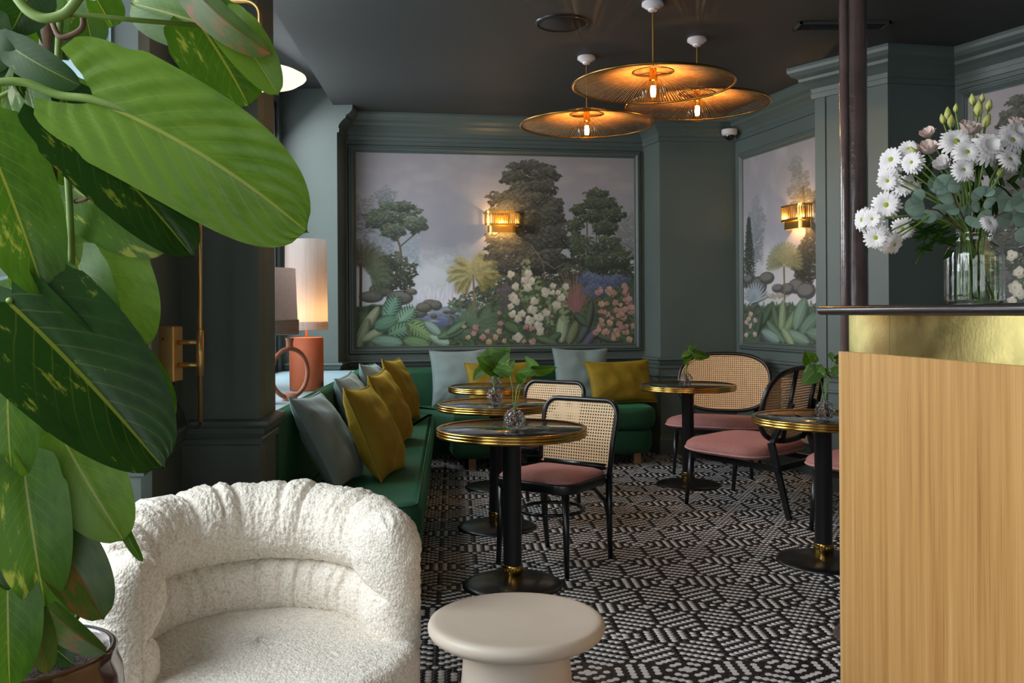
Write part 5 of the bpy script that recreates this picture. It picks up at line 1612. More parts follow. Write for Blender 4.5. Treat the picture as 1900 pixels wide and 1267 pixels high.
# ------------------------------------------------------------------ leaves
def leaf_mesh(name, L, W, m, kind='heart', nu=22, nv=7, bend=0.06, cup=0.12, vein=0.012, nve=9, seed=0, curl=0.0, wave=0.0, blunt=1.9, side=0.0):
    rr = random.Random(seed); ph = rr.uniform(0, 6)
    vv = []; ff = []; uv = []
    def half(u):
        if kind == 'heart': return min(1.0, (u / 0.20) ** 0.5 if u > 0 else 0.0) * math.sqrt(max(0.0, 1 - (max(0.0, u - 0.28) / 0.72) ** blunt))
        if kind == 'arrow': return max(0.0, math.sin(math.pi * u ** 0.55) ** 0.9)
        if kind == 'round': return math.sqrt(max(0, 1 - (2 * u - 1) ** 2)) ** 0.85
        return math.sin(math.pi * u) ** 0.8
    for i in range(nu + 1):
        u = i / nu
        hw = W / 2 * half(u)
        for j in range(-nv, nv + 1):
            v = j / nv
            back = 0.20 if kind == 'heart' else (0.22 if kind == 'arrow' else 0.0)
            x = L * (u - back * (abs(v) ** 1.3) * (1 - u) ** 3)
            y = hw * v + side * L * 4 * u * (1 - u)
            if kind == 'heart' and u > 0.93: x += L * 0.02 * ((u - 0.93) / 0.07) ** 2 * (1 - abs(v))
            if kind in ('heart', 'arrow') and u < 0.16: y += math.copysign(W * 0.22 * (1 - u / 0.16) * abs(v) ** 0.8, v) if j else 0
            z = bend * L * 4 * u * (1 - u) - curl * L * u ** 2
            z += cup * abs(y) * (1 if cup else 0)
            z += vein * W * math.sin(2 * math.pi * (nve * (u - 0.42 * abs(v)) + ph)) * abs(v) ** 0.7 * (1 - abs(v) ** 4) * 0.5
            z += wave * W * math.sin(ph + u * 9 + v * 2) * abs(v) ** 2
            z -= 0.02 * W * math.exp(-(v / 0.07) ** 2)
            vv.append((x, y, z)); uv.append((u, 0.5 + 0.5 * v))
    m_ = 2 * nv + 1
    for i in range(nu):
        for j in range(m_ - 1):
            a = i * m_ + j; ff.append((a, a + m_, a + m_ + 1, a + 1))
    me = bpy.data.meshes.new(name)
    me.from_pydata(vv, [], ff); me.materials.append(m)
    me.polygons.foreach_set('use_smooth', [True] * len(ff))
    ul = me.uv_layers.new(name='leaf')
    ul.data.foreach_set('uv', [c for f in ff for q in f for c in uv[q]])
    me.update()
    return me
def leaf_matrix(b, t, roll, face_to=None):
    b = Vector(b); t = Vector(t); ax = (t - b).normalized()
    view = (Vector((0, 0, HCAM)) - (b + t) / 2) if face_to is None else Vector(face_to)
    n = view - ax * view.dot(ax)
    n = n.normalized() if n.length > 1e-6 else ax.orthogonal().normalized()
    n = Matrix.Rotation(math.radians(roll), 3, ax) @ n
    y = n.cross(ax)
    M4 = Matrix((ax, y, n)).transposed().to_4x4(); M4.translation = b
    return M4, (t - b).length
# ------------------------------------------------------------------ large pothos in a glazed pot
pot_c = P(48, 1208, 1.62)
plant = thing('potted_pothos', 'large trailing pothos with broad variegated leaves in a glazed brown pot', 'potted plant', (pot_c.x, pot_c.y, 0))
pr_ = 0.150; zt_ = pot_c.z
MB().lathe([(1e-4, 0.0), (0.10, 0.0), (0.115, 0.02), (0.165, 0.25), (0.175, 0.45), (0.158, zt_ - 0.045), (0.148, zt_ - 0.02), (pr_, zt_ - 0.006), (pr_ - 0.006, zt_), (pr_ - 0.016, zt_ - 0.006), (0.132, zt_ - 0.05)], 56).obj('pot', M['pot'], plant)
so = MB(); rings = []
for q in range(9):
    r_ = 0.136 * (1 - q / 8) + 1e-4
    rings.append([(r_ * math.cos(a), r_ * math.sin(a), zt_ - 0.042 + 0.012 * noise.noise(Vector((r_ * 40 * math.cos(a), r_ * 40 * math.sin(a), 0))) + 0.015 * (q / 8)) for a in [2 * math.pi * k / 40 for k in range(40)]])
so.rings(rings, True, True).obj('soil', M['soil'], plant)
def big_leaf(bx_, by_, tx, ty, wpx, Y, mk, roll=0, dY=0.0, **kw):
    b = P(bx_, by_, Y); t = P(tx, ty, Y + dY)
    mtx, L = leaf_matrix(b, t, roll)
    W = wpx / F * Y
    me = leaf_mesh('leaf', L, W, M[mk], seed=int(bx_ * 7 + by_), **kw)
    o = link('leaf', me, plant)
    mtx.translation = b - plant.location
    o.matrix_basis = mtx
    return o
def vine(pts, r, mk='stem', name='stem'):
    pw = [P(x, y, Y) - plant.location for x, y, Y in pts]
    # smooth
    sm = []
    n = len(pw)
    for i in range(n - 1):
        p0 = pw[max(0, i - 1)]; p1 = pw[i]; p2 = pw[i + 1]; p3 = pw[min(n - 1, i + 2)]
        for k in range(6):
            t = k / 6
            sm.append(0.5 * ((2 * p1) + (p2 - p0) * t + (2 * p0 - 5 * p1 + 4 * p2 - p3) * t * t + (3 * p1 - p0 - 3 * p2 + p3) * t ** 3))
    sm.append(pw[-1])
    return MB().tube(sm, r, 10).obj(name, M[mk], plant)
YL = 1.5
# bx, by, tx, ty, width px, depth, material, roll, dY, extra
LV_ = [
 # foreground hero leaf and its neighbours
 (172, 186, 566, 428, 236, 1.42, 'leaf_bright', 12, 0.06, dict(vein=0.036, nve=8, bend=0.05, cup=0.04, nu=52, nv=14, blunt=3.4, side=0.055)),
 (372, 46, 462, 196, 170, 1.62, 'leaf_mid', -20, 0.05, dict()),
 (376, 44, 244, 6, 120, 1.66, 'leaf_mid', 10, 0.05, dict()),
 (362, -14, 503, 100, 78, 1.50, 'leaf_brown', 35, -0.02, dict(cup=0.3)),
 (424, 44, 516, 176, 88, 1.54, 'leaf_bright', -12, 0.0, dict(bend=0.12)),
 (126, 226, 358, 474, 175, 1.50, 'leaf_dark', -22, 0.02, dict(nu=30)),
 (118, 186, 240, 276, 130, 1.60, 'leaf_bright', 20, 0.05, dict(vein=0.03)),
 (214, 250, 318, 345, 110, 1.66, 'leaf_mid', -15, 0.04, dict()),
 (136, 350, 313, 464, 130, 1.58, 'leaf_mid', 12, 0.0, dict()),
 (-22, 262, 84, 548, 168, 1.46, 'leaf_mid', -12, 0.0, dict(nu=30)),
 (112, 440, 262, 654, 232, 1.62, 'leaf_bright', 8, 0.02, dict(vein=0.03, nve=10, nu=34, nv=10)),
 (145, 492, 208, 652, 116, 1.55, 'leaf_mid', 22, -0.02, dict()),
 (14, 558, 302, 866, 260, 1.44, 'leaf_dark', -16, 0.02, dict(nu=36, nv=10, cup=0.18)),
 (40, 538, 212, 692, 120, 1.47, 'leaf_dark', 38, 0.02, dict(nu=30)),
 (216, 654, 317, 782, 100, 1.52, 'leaf_mid', -24, 0.02, dict()),
 (14, 672, 28, 934, 120, 1.42, 'leaf_mid', 18, 0.0, dict()),
 (112, 806, 229, 1002, 150, 1.46, 'leaf_bright', 10, 0.0, dict(nu=30)),
 (64, 842, 130, 1024, 96, 1.44, 'leaf_bright', -32, 0.0, dict(curl=0.1)),
 (46, 884, 84, 1126, 140, 1.40, 'leaf_mid', 6, 0.0, dict(nu=30)),
 (104, 1000, 192, 1148, 112, 1.44, 'leaf_brown', -10, 0.0, dict(cup=0.3)),
 (226, 968, 265, 1042, 24, 1.48, 'leaf_mid', 30, 0.0, dict()),
 (14, 1096, 18, 1275, 120, 1.38, 'leaf_mid', 4, 0.0, dict()),
 (24, 1098, 98, 1246, 76, 1.42, 'leaf_brown', -26, 0.0, dict(curl=0.08)),
 (86, 1112, 139, 1142, 44, 1.50, 'leaf_mid', 0, 0.0, dict()),
 (84, 1126, 198, 1212, 62, 1.46, 'leaf_brown', 30, 0.0, dict(cup=0.4)),
 (80, 1184, 136, 1232, 52, 1.48, 'leaf_dark', 0, 0.0, dict()),
 # upper left cluster
 (28, 92, 149, 158, 76, 1.46, 'leaf_dark', 22, 0.0, dict()),
 (-12, 92, 26, 112, 90, 1.48, 'leaf_dark', 0, 0.0, dict()),
 (58, 112, 96, 202, 92, 1.52, 'leaf_dark', -14, 0.0, dict(kind='round')),
 (52, 160, 76, 248, 72, 1.50, 'leaf_white', 12, 0.0, dict()),
 (160, 28, 172, 86, 66, 1.56, 'leaf_mid', 0, 0.0, dict(kind='round')),
 (120, -20, 150, 70, 74, 1.58, 'leaf_mid', 24, 0.0, dict()),
 (60, -24, 20, 62, 96, 1.54, 'leaf_dark', -8, 0.0, dict()),
 (100, 34, 126, 112, 70, 1.60, 'leaf_dark', 10, 0.0, dict()),
 (20, 214, 140, 336, 120, 1.62, 'leaf_mid', 14, 0.02, dict()),
 (16, 196, 30, 332, 74, 1.60, 'leaf_bright', -30, 0.0, dict()),
 (-20, 22, 40, 92, 90, 1.58, 'leaf_mid', 16, 0.0, dict()),
 (10, 120, 4, 220, 80, 1.56, 'leaf_mid', 26, 0.0, dict()),
 (108, 10, 82, 84, 76, 1.64, 'leaf_mid', 0, 0.0, dict()),
 (-16, 40, -6, 150, 70, 1.50, 'leaf_dark', 10, 0.0, dict()),
 # fill behind
 (60, 330, 150, 430, 120, 1.70, 'leaf_mid', 10, 0.0, dict()),
 (30, 300, 120, 300, 110, 1.72, 'leaf_dark', -10, 0.0, dict()),
 (150, 270, 230, 380, 120, 1.72, 'leaf_dark', 10, 0.0, dict()),
 (120, 470, 60, 560, 110, 1.68, 'leaf_mid', 10, 0.0, dict()),
 (60, 500, 150, 560, 100, 1.64, 'leaf_brown', -10, 0.0, dict()),
 (100, 760, 40, 860, 120, 1.62, 'leaf_mid', 12, 0.0, dict()),
 (60, 780, 130, 850, 96, 1.58, 'leaf_dark', -14, 0.0, dict()),
 (30, 560, 20, 700, 120, 1.66, 'leaf_mid', 20, 0.0, dict()),
 (80, 920, 150, 1010, 100, 1.60, 'leaf_dark', 20, 0.0, dict()),
 (0, 820, 20, 930, 90, 1.60, 'leaf_bright', 20, 0.0, dict()),
 (10, 1000, 60, 1090, 100, 1.56, 'leaf_dark', 20, 0.0, dict()),
 (60, 1050, 120, 1110, 80, 1.58, 'leaf_mid', -20, 0.0, dict()),
 # leaves towards the window side
 (-40, 60, -70, 200, 120, 1.50, 'leaf_mid', 10, 0.05, dict()),
 (-60, 330, -110, 480, 150, 1.52, 'leaf_dark', -12, 0.05, dict()),
 (-30, 520, -120, 640, 140, 1.56, 'leaf_mid', 14, 0.06, dict()),
 (-50, 700, -90, 860, 150, 1.54, 'leaf_bright', -14, 0.05, dict()),
 (-20, 900, -90, 1020, 120, 1.54, 'leaf_mid', 12, 0.05, dict()),
 (-40, 1060, -60, 1180, 110, 1.56, 'leaf_dark', -12, 0.05, dict()),
 (60, 380, 170, 330, 120, 1.74, 'leaf_mid', 20, 0.05, dict()),
 (150, 600, 90, 720, 130, 1.70, 'leaf_mid', -14, 0.05, dict()),
 (40, 440, -60, 470, 130, 1.72, 'leaf_dark', 14, 0.05, dict()),
 (110, 860, 170, 960, 110, 1.66, 'leaf_mid', -30, 0.05, dict()),
 (70, 150, 130, 240, 110, 1.70, 'leaf_bright', 20, 0.04, dict()),
 (0, 30, 60, 120, 110, 1.72, 'leaf_mid', -10, 0.05, dict()),
 (180, 0, 210, 50, 80, 1.72, 'leaf_mid', 10, 0.05, dict()),
]
for a in LV_:
    big_leaf(*a[:9], **a[9])
vine([(112, 20, 1.54), (108, 120, 1.54), (116, 190, 1.53), (124, 300, 1.54), (131, 420, 1.55), (132, 540, 1.57), (120, 680, 1.58), (96, 820, 1.57), (90, 960, 1.56), (80, 1090, 1.55), (70, 1215, 1.58)], 0.0058)
vine([(-30, 156, 1.40), (40, 152, 1.41), (108, 176, 1.42), (170, 184, 1.42), (230, 196, 1.43)], [0.0075] * 24 + [0.0055], name='petiole') if False else vine([(-30, 156, 1.40), (40, 152, 1.41), (108, 176, 1.42), (170, 184, 1.42), (250, 208, 1.425)], 0.0066, name='petiole')
vine([(26, -12, 1.42), (52, 20, 1.42), (84, 34, 1.42), (122, 24, 1.42), (150, -10, 1.42)], 0.0078, name='petiole')
vine([(84, 32, 1.43), (150, 28, 1.44), (260, 38, 1.48), (372, 46, 1.60), (428, 46, 1.55)], 0.0042, name='petiole')
vine([(-10, 240, 1.5), (20, 220, 1.5), (36, 222, 1.5), (58, 280, 1.55)], 0.0045, name='petiole')
vine([(50, 306, 1.52), (90, 296, 1.53), (131, 288, 1.54)], 0.0045, name='petiole')
vine([(56, 312, 1.53), (110, 306, 1.54), (150, 306, 1.56)], 0.0035, 'stem_brown', 'aerial_root')
vine([(140, 374, 1.55), (160, 368, 1.54), (180, 350, 1.53)], 0.0040, 'stem_brown', 'aerial_root')
vine([(98, 44, 1.47), (110, 68, 1.46), (130, 66, 1.46), (152, 52, 1.46), (154, 30, 1.46)], 0.0045, 'stem_brown', 'aerial_root')
vine([(-10, 184, 1.5), (30, 164, 1.5), (60, 150, 1.5)], 0.004, name='petiole')
vine([(60, 846, 1.5), (90, 830, 1.48), (116, 812, 1.47)], 0.0045, name='petiole')
vine([(84, 1176, 1.5), (140, 1150, 1.47), (150, 1110, 1.46), (150, 1090, 1.46)], 0.0038, name='petiole')
vine([(70, 560, 1.56), (40, 552, 1.48), (16, 558, 1.44)], 0.005, name='petiole')
vine([(92, 470, 1.62), (104, 500, 1.60), (140, 500, 1.56)], 0.005, 'stem_brown', 'aerial_root')
# climbing pole behind the foliage
pc = P(92, 600, 1.60) - plant.location
MB().tube([(pc.x * 0.4, 0.02, zt_ - 0.06), (pc.x, pc.y, 1.2), (pc.x, pc.y, 2.05)], 0.014, 12).obj('support_pole', M['stem_brown'], plant)

# ------------------------------------------------------------------ bubble vases with leaf cuttings
def make_vase(label):
    t = thing('bubble_vase', label, 'vase', group='bubbled glass bud vases')
    r_ = 0.047
    prof = [(1e-4, 0.002), (0.020, 0.0), (0.024, 0.004)]
    for a in range(-60, 66, 9): prof.append((r_ * math.cos(math.radians(a)), 0.046 + r_ * math.sin(math.radians(a))))
    prof += [(0.016, 0.094), (0.015, 0.100), (0.020, 0.106)]
    g = MB().lathe(prof, 30).obj('glass_body', M['bubble_glass'], t)
    rr = random.Random(5)
    bm = MB()
    for k in range(70):
        z = rr.uniform(-0.8, 0.85); a = rr.uniform(0, 6.283); q = math.sqrt(1 - z * z)
        bm.sphere((r_ * 1.0 * q * math.cos(a), r_ * q * math.sin(a), 0.046 + r_ * z), rr.uniform(0.0035, 0.006), 6, 4)
    bm.obj('glass_bubbles', M['bubble_glass'], g)
    return t
def make_roots(parent):
    rr = random.Random(2)
    mb = MB()
    for k in range(26):
        a = rr.uniform(0, 6.283); q = rr.uniform(0.2, 1)
        pts_ = [(0.004 * math.cos(a), 0.004 * math.sin(a), 0.085)]
        for s in range(1, 6):
            pts_.append((0.024 * q * math.cos(a + s * 0.5) * min(1, s / 3), 0.024 * q * math.sin(a + s * 0.5) * min(1, s / 3), 0.085 - 0.066 * s / 5))
        mb.tube(pts_, 0.0016, 5)
    return mb.obj('roots', M['roots'], parent)
def cutting(label, base, specs, scale=1.0):
    """specs: tip offset (x,z in metres as seen), dy, leaf length, leaf direction (dx,dz), width, material"""
    t = thing('leaf_cutting', label, 'plant cutting', base, group='leaf cuttings standing in the bud vases')
    make_roots(t)
    for k, (x, z, dy, L, dx, dz, w, roll) in enumerate(specs):
        top = Vector((x, dy, z)); mid = Vector((x * 0.35, dy * 0.4, 0.10 + (z - 0.10) * 0.6))
        MB().tube([(0.002 * math.cos(k), 0.002 * math.sin(k), 0.03), (x * 0.08, dy * 0.08, 0.10), tuple(mid), tuple(top)], 0.0019, 6).obj('stem', M['stem'], t)
        d = Vector((dx, random.Random(k).uniform(-0.5, 0.1), dz)).normalized()
        b = top + Vector(base); tip = b + d * L
        mtx, LL_ = leaf_matrix(b, tip, roll)
        me = leaf_mesh('leaf', L, w, M['leaf_cut'] if k % 3 else M['leaf_mid'], kind='arrow', nu=16, nv=5, seed=k + int(base[0] * 100), bend=0.10, cup=0.15, vein=0.02, nve=6)
        o = link('leaf', me, t); mtx.translation = top; o.matrix_basis = mtx
    return t
TT = 0.7385
vspots = [(PZ(954, 797, TT), 'bubbled glass bud vase on the table behind the beige stool'), (PZ(918, 750, TT), 'bubbled glass bud vase on the middle table of the row'), (PZ(919, 719, TT), 'bubbled glass bud vase on the table of the row next to the back sofa'),
          (PZ(1273, 716, TT), 'bubbled glass bud vase on the table between the lounge chairs'), (PZ(1531, 779, TT), 'bubbled glass bud vase on the table beside the oak counter')]
vp = None
for p, lab in vspots:
    if vp is None: o = vp = make_vase(lab)
    else: o = copy_tree(vp); o['label'] = lab
    o.location = (p.x, p.y, TT + 0.001)
def spec_px(v, items):
    s = v.y / F
    bx0 = 950 + v.x / v.y * F
    out = []
    for (x, y, tx, ty, w, roll, dy) in items:
        b = P(x, y, v.y + dy); t = P(tx, ty, v.y + dy)
        L = (t - b).length
        out.append((b.x - v.x, b.z - TT, dy, L, (t.x - b.x) / L, (t.z - b.z) / L, w * s, roll))
    return out
def vb(i): return (vspots[i][0].x, vspots[i][0].y, TT)
cutting('cutting with three pale arrowhead leaves in the vase on the table behind the beige stool', vb(0), spec_px(vspots[0][0], [(992, 686, 1034, 681, 26, 40, 0.0), (992, 686, 972, 657, 22, 10, 0.03), (990, 686, 958, 690, 22, -30, 0.0), (968, 704, 955, 694, 22, 10, -0.02), (967, 700, 976, 708, 24, 5, 0.0), (945, 690, 918, 680, 20, 30, 0.02)]))
cutting('bushy cutting of dark arrowhead leaves in the vase on the middle table of the row', vb(1), spec_px(vspots[1][0], [(917, 684, 884, 662, 34, 10, 0), (915, 668, 906, 640, 34, 0, 0.02), (925, 672, 945, 650, 34, 0, -0.02), (930, 690, 895, 676, 28, 20, 0.03), (940, 690, 912, 688, 26, 20, 0), (940, 688, 956, 668, 24, -20, 0.02), (895, 685, 878, 706, 20, 20, 0), (922, 658, 950, 642, 28, 30, 0.03), (910, 664, 890, 655, 24, 0, 0.04)]))
cutting('small cutting in the vase on the table next to the back sofa', vb(2), spec_px(vspots[2][0], [(912, 676, 900, 660, 24, 10, 0), (925, 672, 940, 660, 24, -10, 0), (918, 680, 908, 690, 18, 20, 0)]))
cutting('small ivy-like cutting in the vase on the lounge chair table', vb(3), spec_px(vspots[3][0], [(1288, 656, 1318, 662, 20, 20, 0), (1282, 652, 1300, 652, 22, 40, 0.02), (1280, 640, 1294, 640, 16, 60, 0), (1276, 662, 1268, 678, 16, 0, 0), (1276, 655, 1262, 664, 12, 20, 0), (1284, 660, 1276, 648, 16, 0, 0.02)]))
cutting('cutting with broad fresh green leaves in the vase beside the counter', vb(4), spec_px(vspots[4][0], [(1505, 672, 1494, 650, 30, 10, 0), (1510, 690, 1480, 714, 36, -10, -0.02), (1516, 692, 1526, 676, 28, 10, 0), (1538, 694, 1524, 690, 24, 50, 0.02), (1545, 665, 1532, 657, 22, 50, 0.03), (1547, 690, 1562, 680, 24, 30, 0), (1552, 668, 1570, 660, 20, 20, 0.02)]))

# ------------------------------------------------------------------ jar of flowers on the counter
jc = P(1808, 556, 2.30); JZ = 1.2915
jar = thing('glass_jar', 'ribbed clear glass jar of water holding the white bouquet on the counter', 'vase', (jc.x, jc.y, JZ))
rings = []
def jr(z): return float(np.interp(z, [0, 0.004, 0.012, 0.125, 0.142, 0.152, 0.156, 0.170, 0.173, 0.178], [0.060, 0.065, 0.067, 0.067, 0.060, 0.046, 0.0425, 0.0425, 0.046, 0.045]))
nseg = 96
for z in [0, 0.004, 0.012, 0.04, 0.08, 0.118, 0.128, 0.136, 0.142, 0.147, 0.152, 0.156, 0.160, 0.164, 0.168, 0.172, 0.175, 0.178]:
    rb_ = 0.0022 * max(0, min(1, (0.135 - z) / 0.02)) * (1 if z > 0.006 else 0.2)
    rings.append([((jr(z) + rb_ * abs(math.cos(12 * math.pi * k / nseg * 1.0))) * math.cos(2 * math.pi * k / nseg), (jr(z) + rb_ * abs(math.cos(12 * math.pi * k / nseg))) * math.sin(2 * math.pi * k / nseg), z) for k in range(nseg)])
mb = MB(); mb.rings(rings, True, False); mb.f.append(tuple(range(nseg - 1, -1, -1))); mb.mi.append(0)
mb.obj('glass_wall', M['jar_glass'], jar)
MB().lathe([(0.050, 0.004), (0.061, 0.012), (0.061, 0.105), (1e-4, 0.105)], 40).obj('water', M['water'], jar)

JP = Vector((jc.x, jc.y, JZ))
def stem_to(t, top, seed, m='stem', r_=0.0022):
    rr = random.Random(seed)
    a = rr.uniform(0, 6.283); q = rr.uniform(0.2, 1.0)
    foot = Vector((0.045 * q * math.cos(a), 0.045 * q * math.sin(a), 0.012))
    tv = Vector(top)
    mouth = Vector((0.026 * max(-1, min(1, tv.x / 0.12)), 0.020 * math.sin(a), 0.188))
    out = Vector((tv.x * 0.45, tv.y * 0.45, 0.188 + max(0.02, (tv.z - 0.188)) * 0.55))
    if tv.z < 0.25: out = Vector((tv.x * 0.5, tv.y * 0.5, 0.222))
    return MB().tube([tuple(foot), tuple(mouth), tuple(out), tuple(tv)], r_, 6).obj('stem', M[m], t)
def flower_root(name, label, cat, group): return thing(name, label, cat, tuple(JP), 0.0, group)
def petals_mesh(R_, n, layers, seed, mname, curl=0.35, width=0.115):
    rr = random.Random(seed); mb = MB()
    for ly in range(layers):
        q = 1 - 0.2 * ly; lift = 0.10 + 0.28 * ly
        for k in range(n - 3 * ly):
            a = 2 * math.pi * (k + 0.37 * ly) / (n - 3 * ly) + rr.uniform(-0.06, 0.06)
            L = R_ * q * rr.uniform(0.9, 1.08); w = R_ * width * rr.uniform(0.85, 1.15)
            ca, sa = math.cos(a), math.sin(a); d = Vector((ca, sa, 0)); s = Vector((-sa, ca, 0))
            rows = []
            for t, ww in ((0.12, 0.35), (0.4, 0.85), (0.72, 1.0), (0.93, 0.62), (1.0, 0.15)):
                z = L * (lift * t + curl * 0.3 * math.sin(math.pi * t) - 0.25 * t * t * (1 - 0.3 * ly)) + rr.uniform(-0.01, 0.01) * L
                c = d * (L * t) + Vector((0, 0, z + 0.004 * ly))
                rows.append([tuple(c - s * w * ww), tuple(c - Vector((0, 0, 0.10 * w))), tuple(c + s * w * ww)])
            mb.rings(rows, False, False)
    return mb
def orient(n, roll=0.0):
    q = Vector(n).normalized().to_track_quat('Z', 'Y')
    return q.to_matrix().to_4x4()
def daisy(x, y, rpx, nx, ny, dY, seed, layers=2, pom=False, eye=True):
    """white chrysanthemum at pixel x,y; (nx,ny) tilt of the face in the picture, toward the camera"""
    c = P(x, y, 2.30 + dY) - JP
    if pom: lab, grp = ('creamy pompon chrysanthemum at the centre of the bouquet' if x < 1850 else 'creamy pompon chrysanthemum beside the lisianthus on the side away from the column'), 'pompon chrysanthemums'
    elif y > 370 and x < 1700: lab, grp = 'white chrysanthemum in the drooping cluster beside the iron column', 'drooping chrysanthemums by the column'
    elif x < 1700: lab, grp = 'white chrysanthemum in the upright cluster above the drooping blooms near the column', 'upright chrysanthemums by the column'
    elif y > 400: lab, grp = 'small white chrysanthemum leaning over the jar mouth', None
    elif x < 1850: lab, grp = 'white chrysanthemum with green eye beside the central pompon', 'chrysanthemums beside the pompon'
    else: lab, grp = 'white chrysanthemum below the pompon bloom away from the column', 'chrysanthemums below the outer pompon'
    t = flower_root('chrysanthemum', lab, 'flower', grp)
    n = Vector((nx, -1.0 if abs(nx) + abs(ny) < 1.6 else -0.35, ny)).normalized()
    R_ = rpx / F * 2.3
    m4 = orient(n); m4.translation = c
    pm = petals_mesh(R_, 22, 4 if pom else layers, seed, 'petals', 0.5 if pom else 0.35).obj('petals', M['petal_white'], t); pm.matrix_basis = m4
    if eye and not pom:
        e = MB().sphere((0, 0, R_ * 0.08), R_ * 0.30, 14, 6, 0.55).obj('eye', M['flower_eye'], t); e.matrix_basis = m4
    k = MB().lathe([(1e-4, -R_ * 0.22), (R_ * 0.16, -R_ * 0.14), (R_ * 0.24, 0.0)], 10).obj('calyx', M['stem'], t); k.matrix_basis = m4
    stem_to(t, c - n * R_ * 0.18, seed)
for k, a in enumerate([
    (1655, 297, 30, -1.0, 0.2, 0.0), (1650, 320, 26, -1.2, 0.1, 0.03), (1648, 334, 26, -0.9, -0.5, -0.02), (1686, 298 - 20, 24, -0.6, 0.6, 0.04), (1693, 302, 24, -1.0, 0.2, -0.08), (1676, 344, 24, -0.7, 0.3, 0.09), (1692, 340, 22, -0.5, 0.3, 0.05),
    (1645, 380, 30, -0.6, -0.1, -0.04), (1603, 408, 28, -1.5, 0.1, -0.02), (1620, 406, 23, -1.0, -0.1, -0.085), (1626, 440, 28, -0.7, -0.3, -0.03), (1640, 448, 24, -0.8, -0.5, 0.0), (1656, 452, 26, 0.6, -0.6, -0.08), (1676, 424, 26, -0.6, -0.2, 0.04),
    (1773, 265, 34, -0.1, 0.45, -0.04), (1793, 284, 28, -0.1, 0.3, -0.11), (1786, 316, 24, 0.0, 0.15, -0.145), (1876, 262, 30, 0.2, 0.5, -0.045), (1872, 298, 26, 0.3, 0.6, -0.13), (1835, 415, 20, 0.3, 0.5, -0.115)]):
    daisy(a[0], a[1], a[2] * 0.9, a[3], a[4], a[5], seed=20 + k)
daisy(1832, 276, 34, 0.0, 0.25, -0.06, 60, pom=True)
daisy(1880, 252, 30, 0.3, 0.5, 0.01, 61, pom=True)
def lisianthus(x, y, rpx, nx, ny, dY, seed, m='petal_pink'):
    c = P(x, y, 2.30 + dY) - JP
    t = flower_root('lisianthus', {1: 'blush lisianthus bloom right under the upright buds', 2: 'large blush lisianthus bloom between the two chrysanthemum clusters', 3: 'white half-closed lisianthus bloom above the eucalyptus', 4: 'blush lisianthus bloom beside the pompon away from the column', 5: 'small mauve-tinted lisianthus bloom behind the chrysanthemums'}[seed], 'flower', 'lisianthus blooms in the jar')
    n = Vector((nx, -0.5, ny)).normalized(); R_ = rpx / F * 2.3
    m4 = orient(n); m4.translation = c
    rr = random.Random(seed)
    for ly in range(3):
        for k in range(4):
            a0 = 2 * math.pi * k / 4 + ly * 0.7; mb = MB(); rows = []
            for i in range(7):
                u = i / 6; row = []
                for j in range(-4, 5):
                    v = j / 4; a = a0 + v * (0.95 - 0.1 * ly) * math.sin(math.pi * (0.12 + 0.8 * u)) ** 0.6
                    rad_ = R_ * (0.12 + (0.9 - 0.22 * ly) * u ** 0.75) * (1 + 0.05 * math.sin(5 * v + k))
                    row.append((rad_ * math.cos(a), rad_ * math.sin(a), R_ * (1.0 * u ** 1.3 - 0.12 * v * v * u) + 0.05 * R_ * ly))
                rows.append(row)
            mb.rings(rows, False, False)
            p_ = mb.obj('petal', M[m], t); p_.matrix_basis = m4
    stem_to(t, c, seed)
lisianthus(1795, 250, 22, 0.1, 0.9, 0.02, 1); lisianthus(1722, 285, 20, -0.2, 0.8, 0.0, 2); lisianthus(1752, 308, 16, -0.5, 0.3, -0.04, 3, 'petal_white'); lisianthus(1885, 240, 20, 0.1, 1.0, 0.10, 4); lisianthus(1724, 254, 15, -0.5, 0.8, 0.06, 5)
def bud(x, y, hpx, nx, dY, seed):
    c = P(x, y, 2.30 + dY) - JP
    lab = 'closed yellow-green bud in the shorter cluster above the bouquet' if x < 1780 and y < 240 else ('closed yellow-green bud in the tallest cluster above the bouquet' if x < 1850 and y < 240 else ('lone closed bud beside the large blush lisianthus' if x < 1750 else ('lone closed bud low on the side of the bouquet away from the column' if y > 300 else 'lone closed bud beside the lisianthus away from the column')))
    t = flower_root('flower_bud', lab, 'flower bud', 'lisianthus buds above the bouquet')
    h = hpx / F * 2.3
    m4 = orient((nx, 0.05, 1.0)); m4.translation = c - Vector((0, 0, h * 0.5))
    b = MB(); rings = []
    for i in range(9):
        u = i / 8; r_ = h * 0.30 * math.sin(math.pi * (0.08 + 0.9 * u)) ** 0.8 * (1 - 0.35 * u)
        rings.append([(r_ * (1 + 0.06 * math.cos(3 * (2 * math.pi * k / 14 + u * 2.5))) * math.cos(2 * math.pi * k / 14), r_ * (1 + 0.06 * math.cos(3 * (2 * math.pi * k / 14 + u * 2.5))) * math.sin(2 * math.pi * k / 14), h * u) for k in range(14)])
    b.rings(rings, True, True).obj('bud', M['bud'], t).matrix_basis = m4
    sp_ = MB()
    for k in range(5):
        a = 2 * math.pi * k / 5
        sp_.tube([(0.1 * h * math.cos(a), 0.1 * h * math.sin(a), 0), (0.34 * h * math.cos(a), 0.34 * h * math.sin(a), 0.35 * h)], [0.0016, 0.0004], 5)
    sp_.obj('sepals', M['stem'], t).matrix_basis = m4
    stem_to(t, c - Vector((0, 0, h * 0.5)), seed, r_=0.0018)
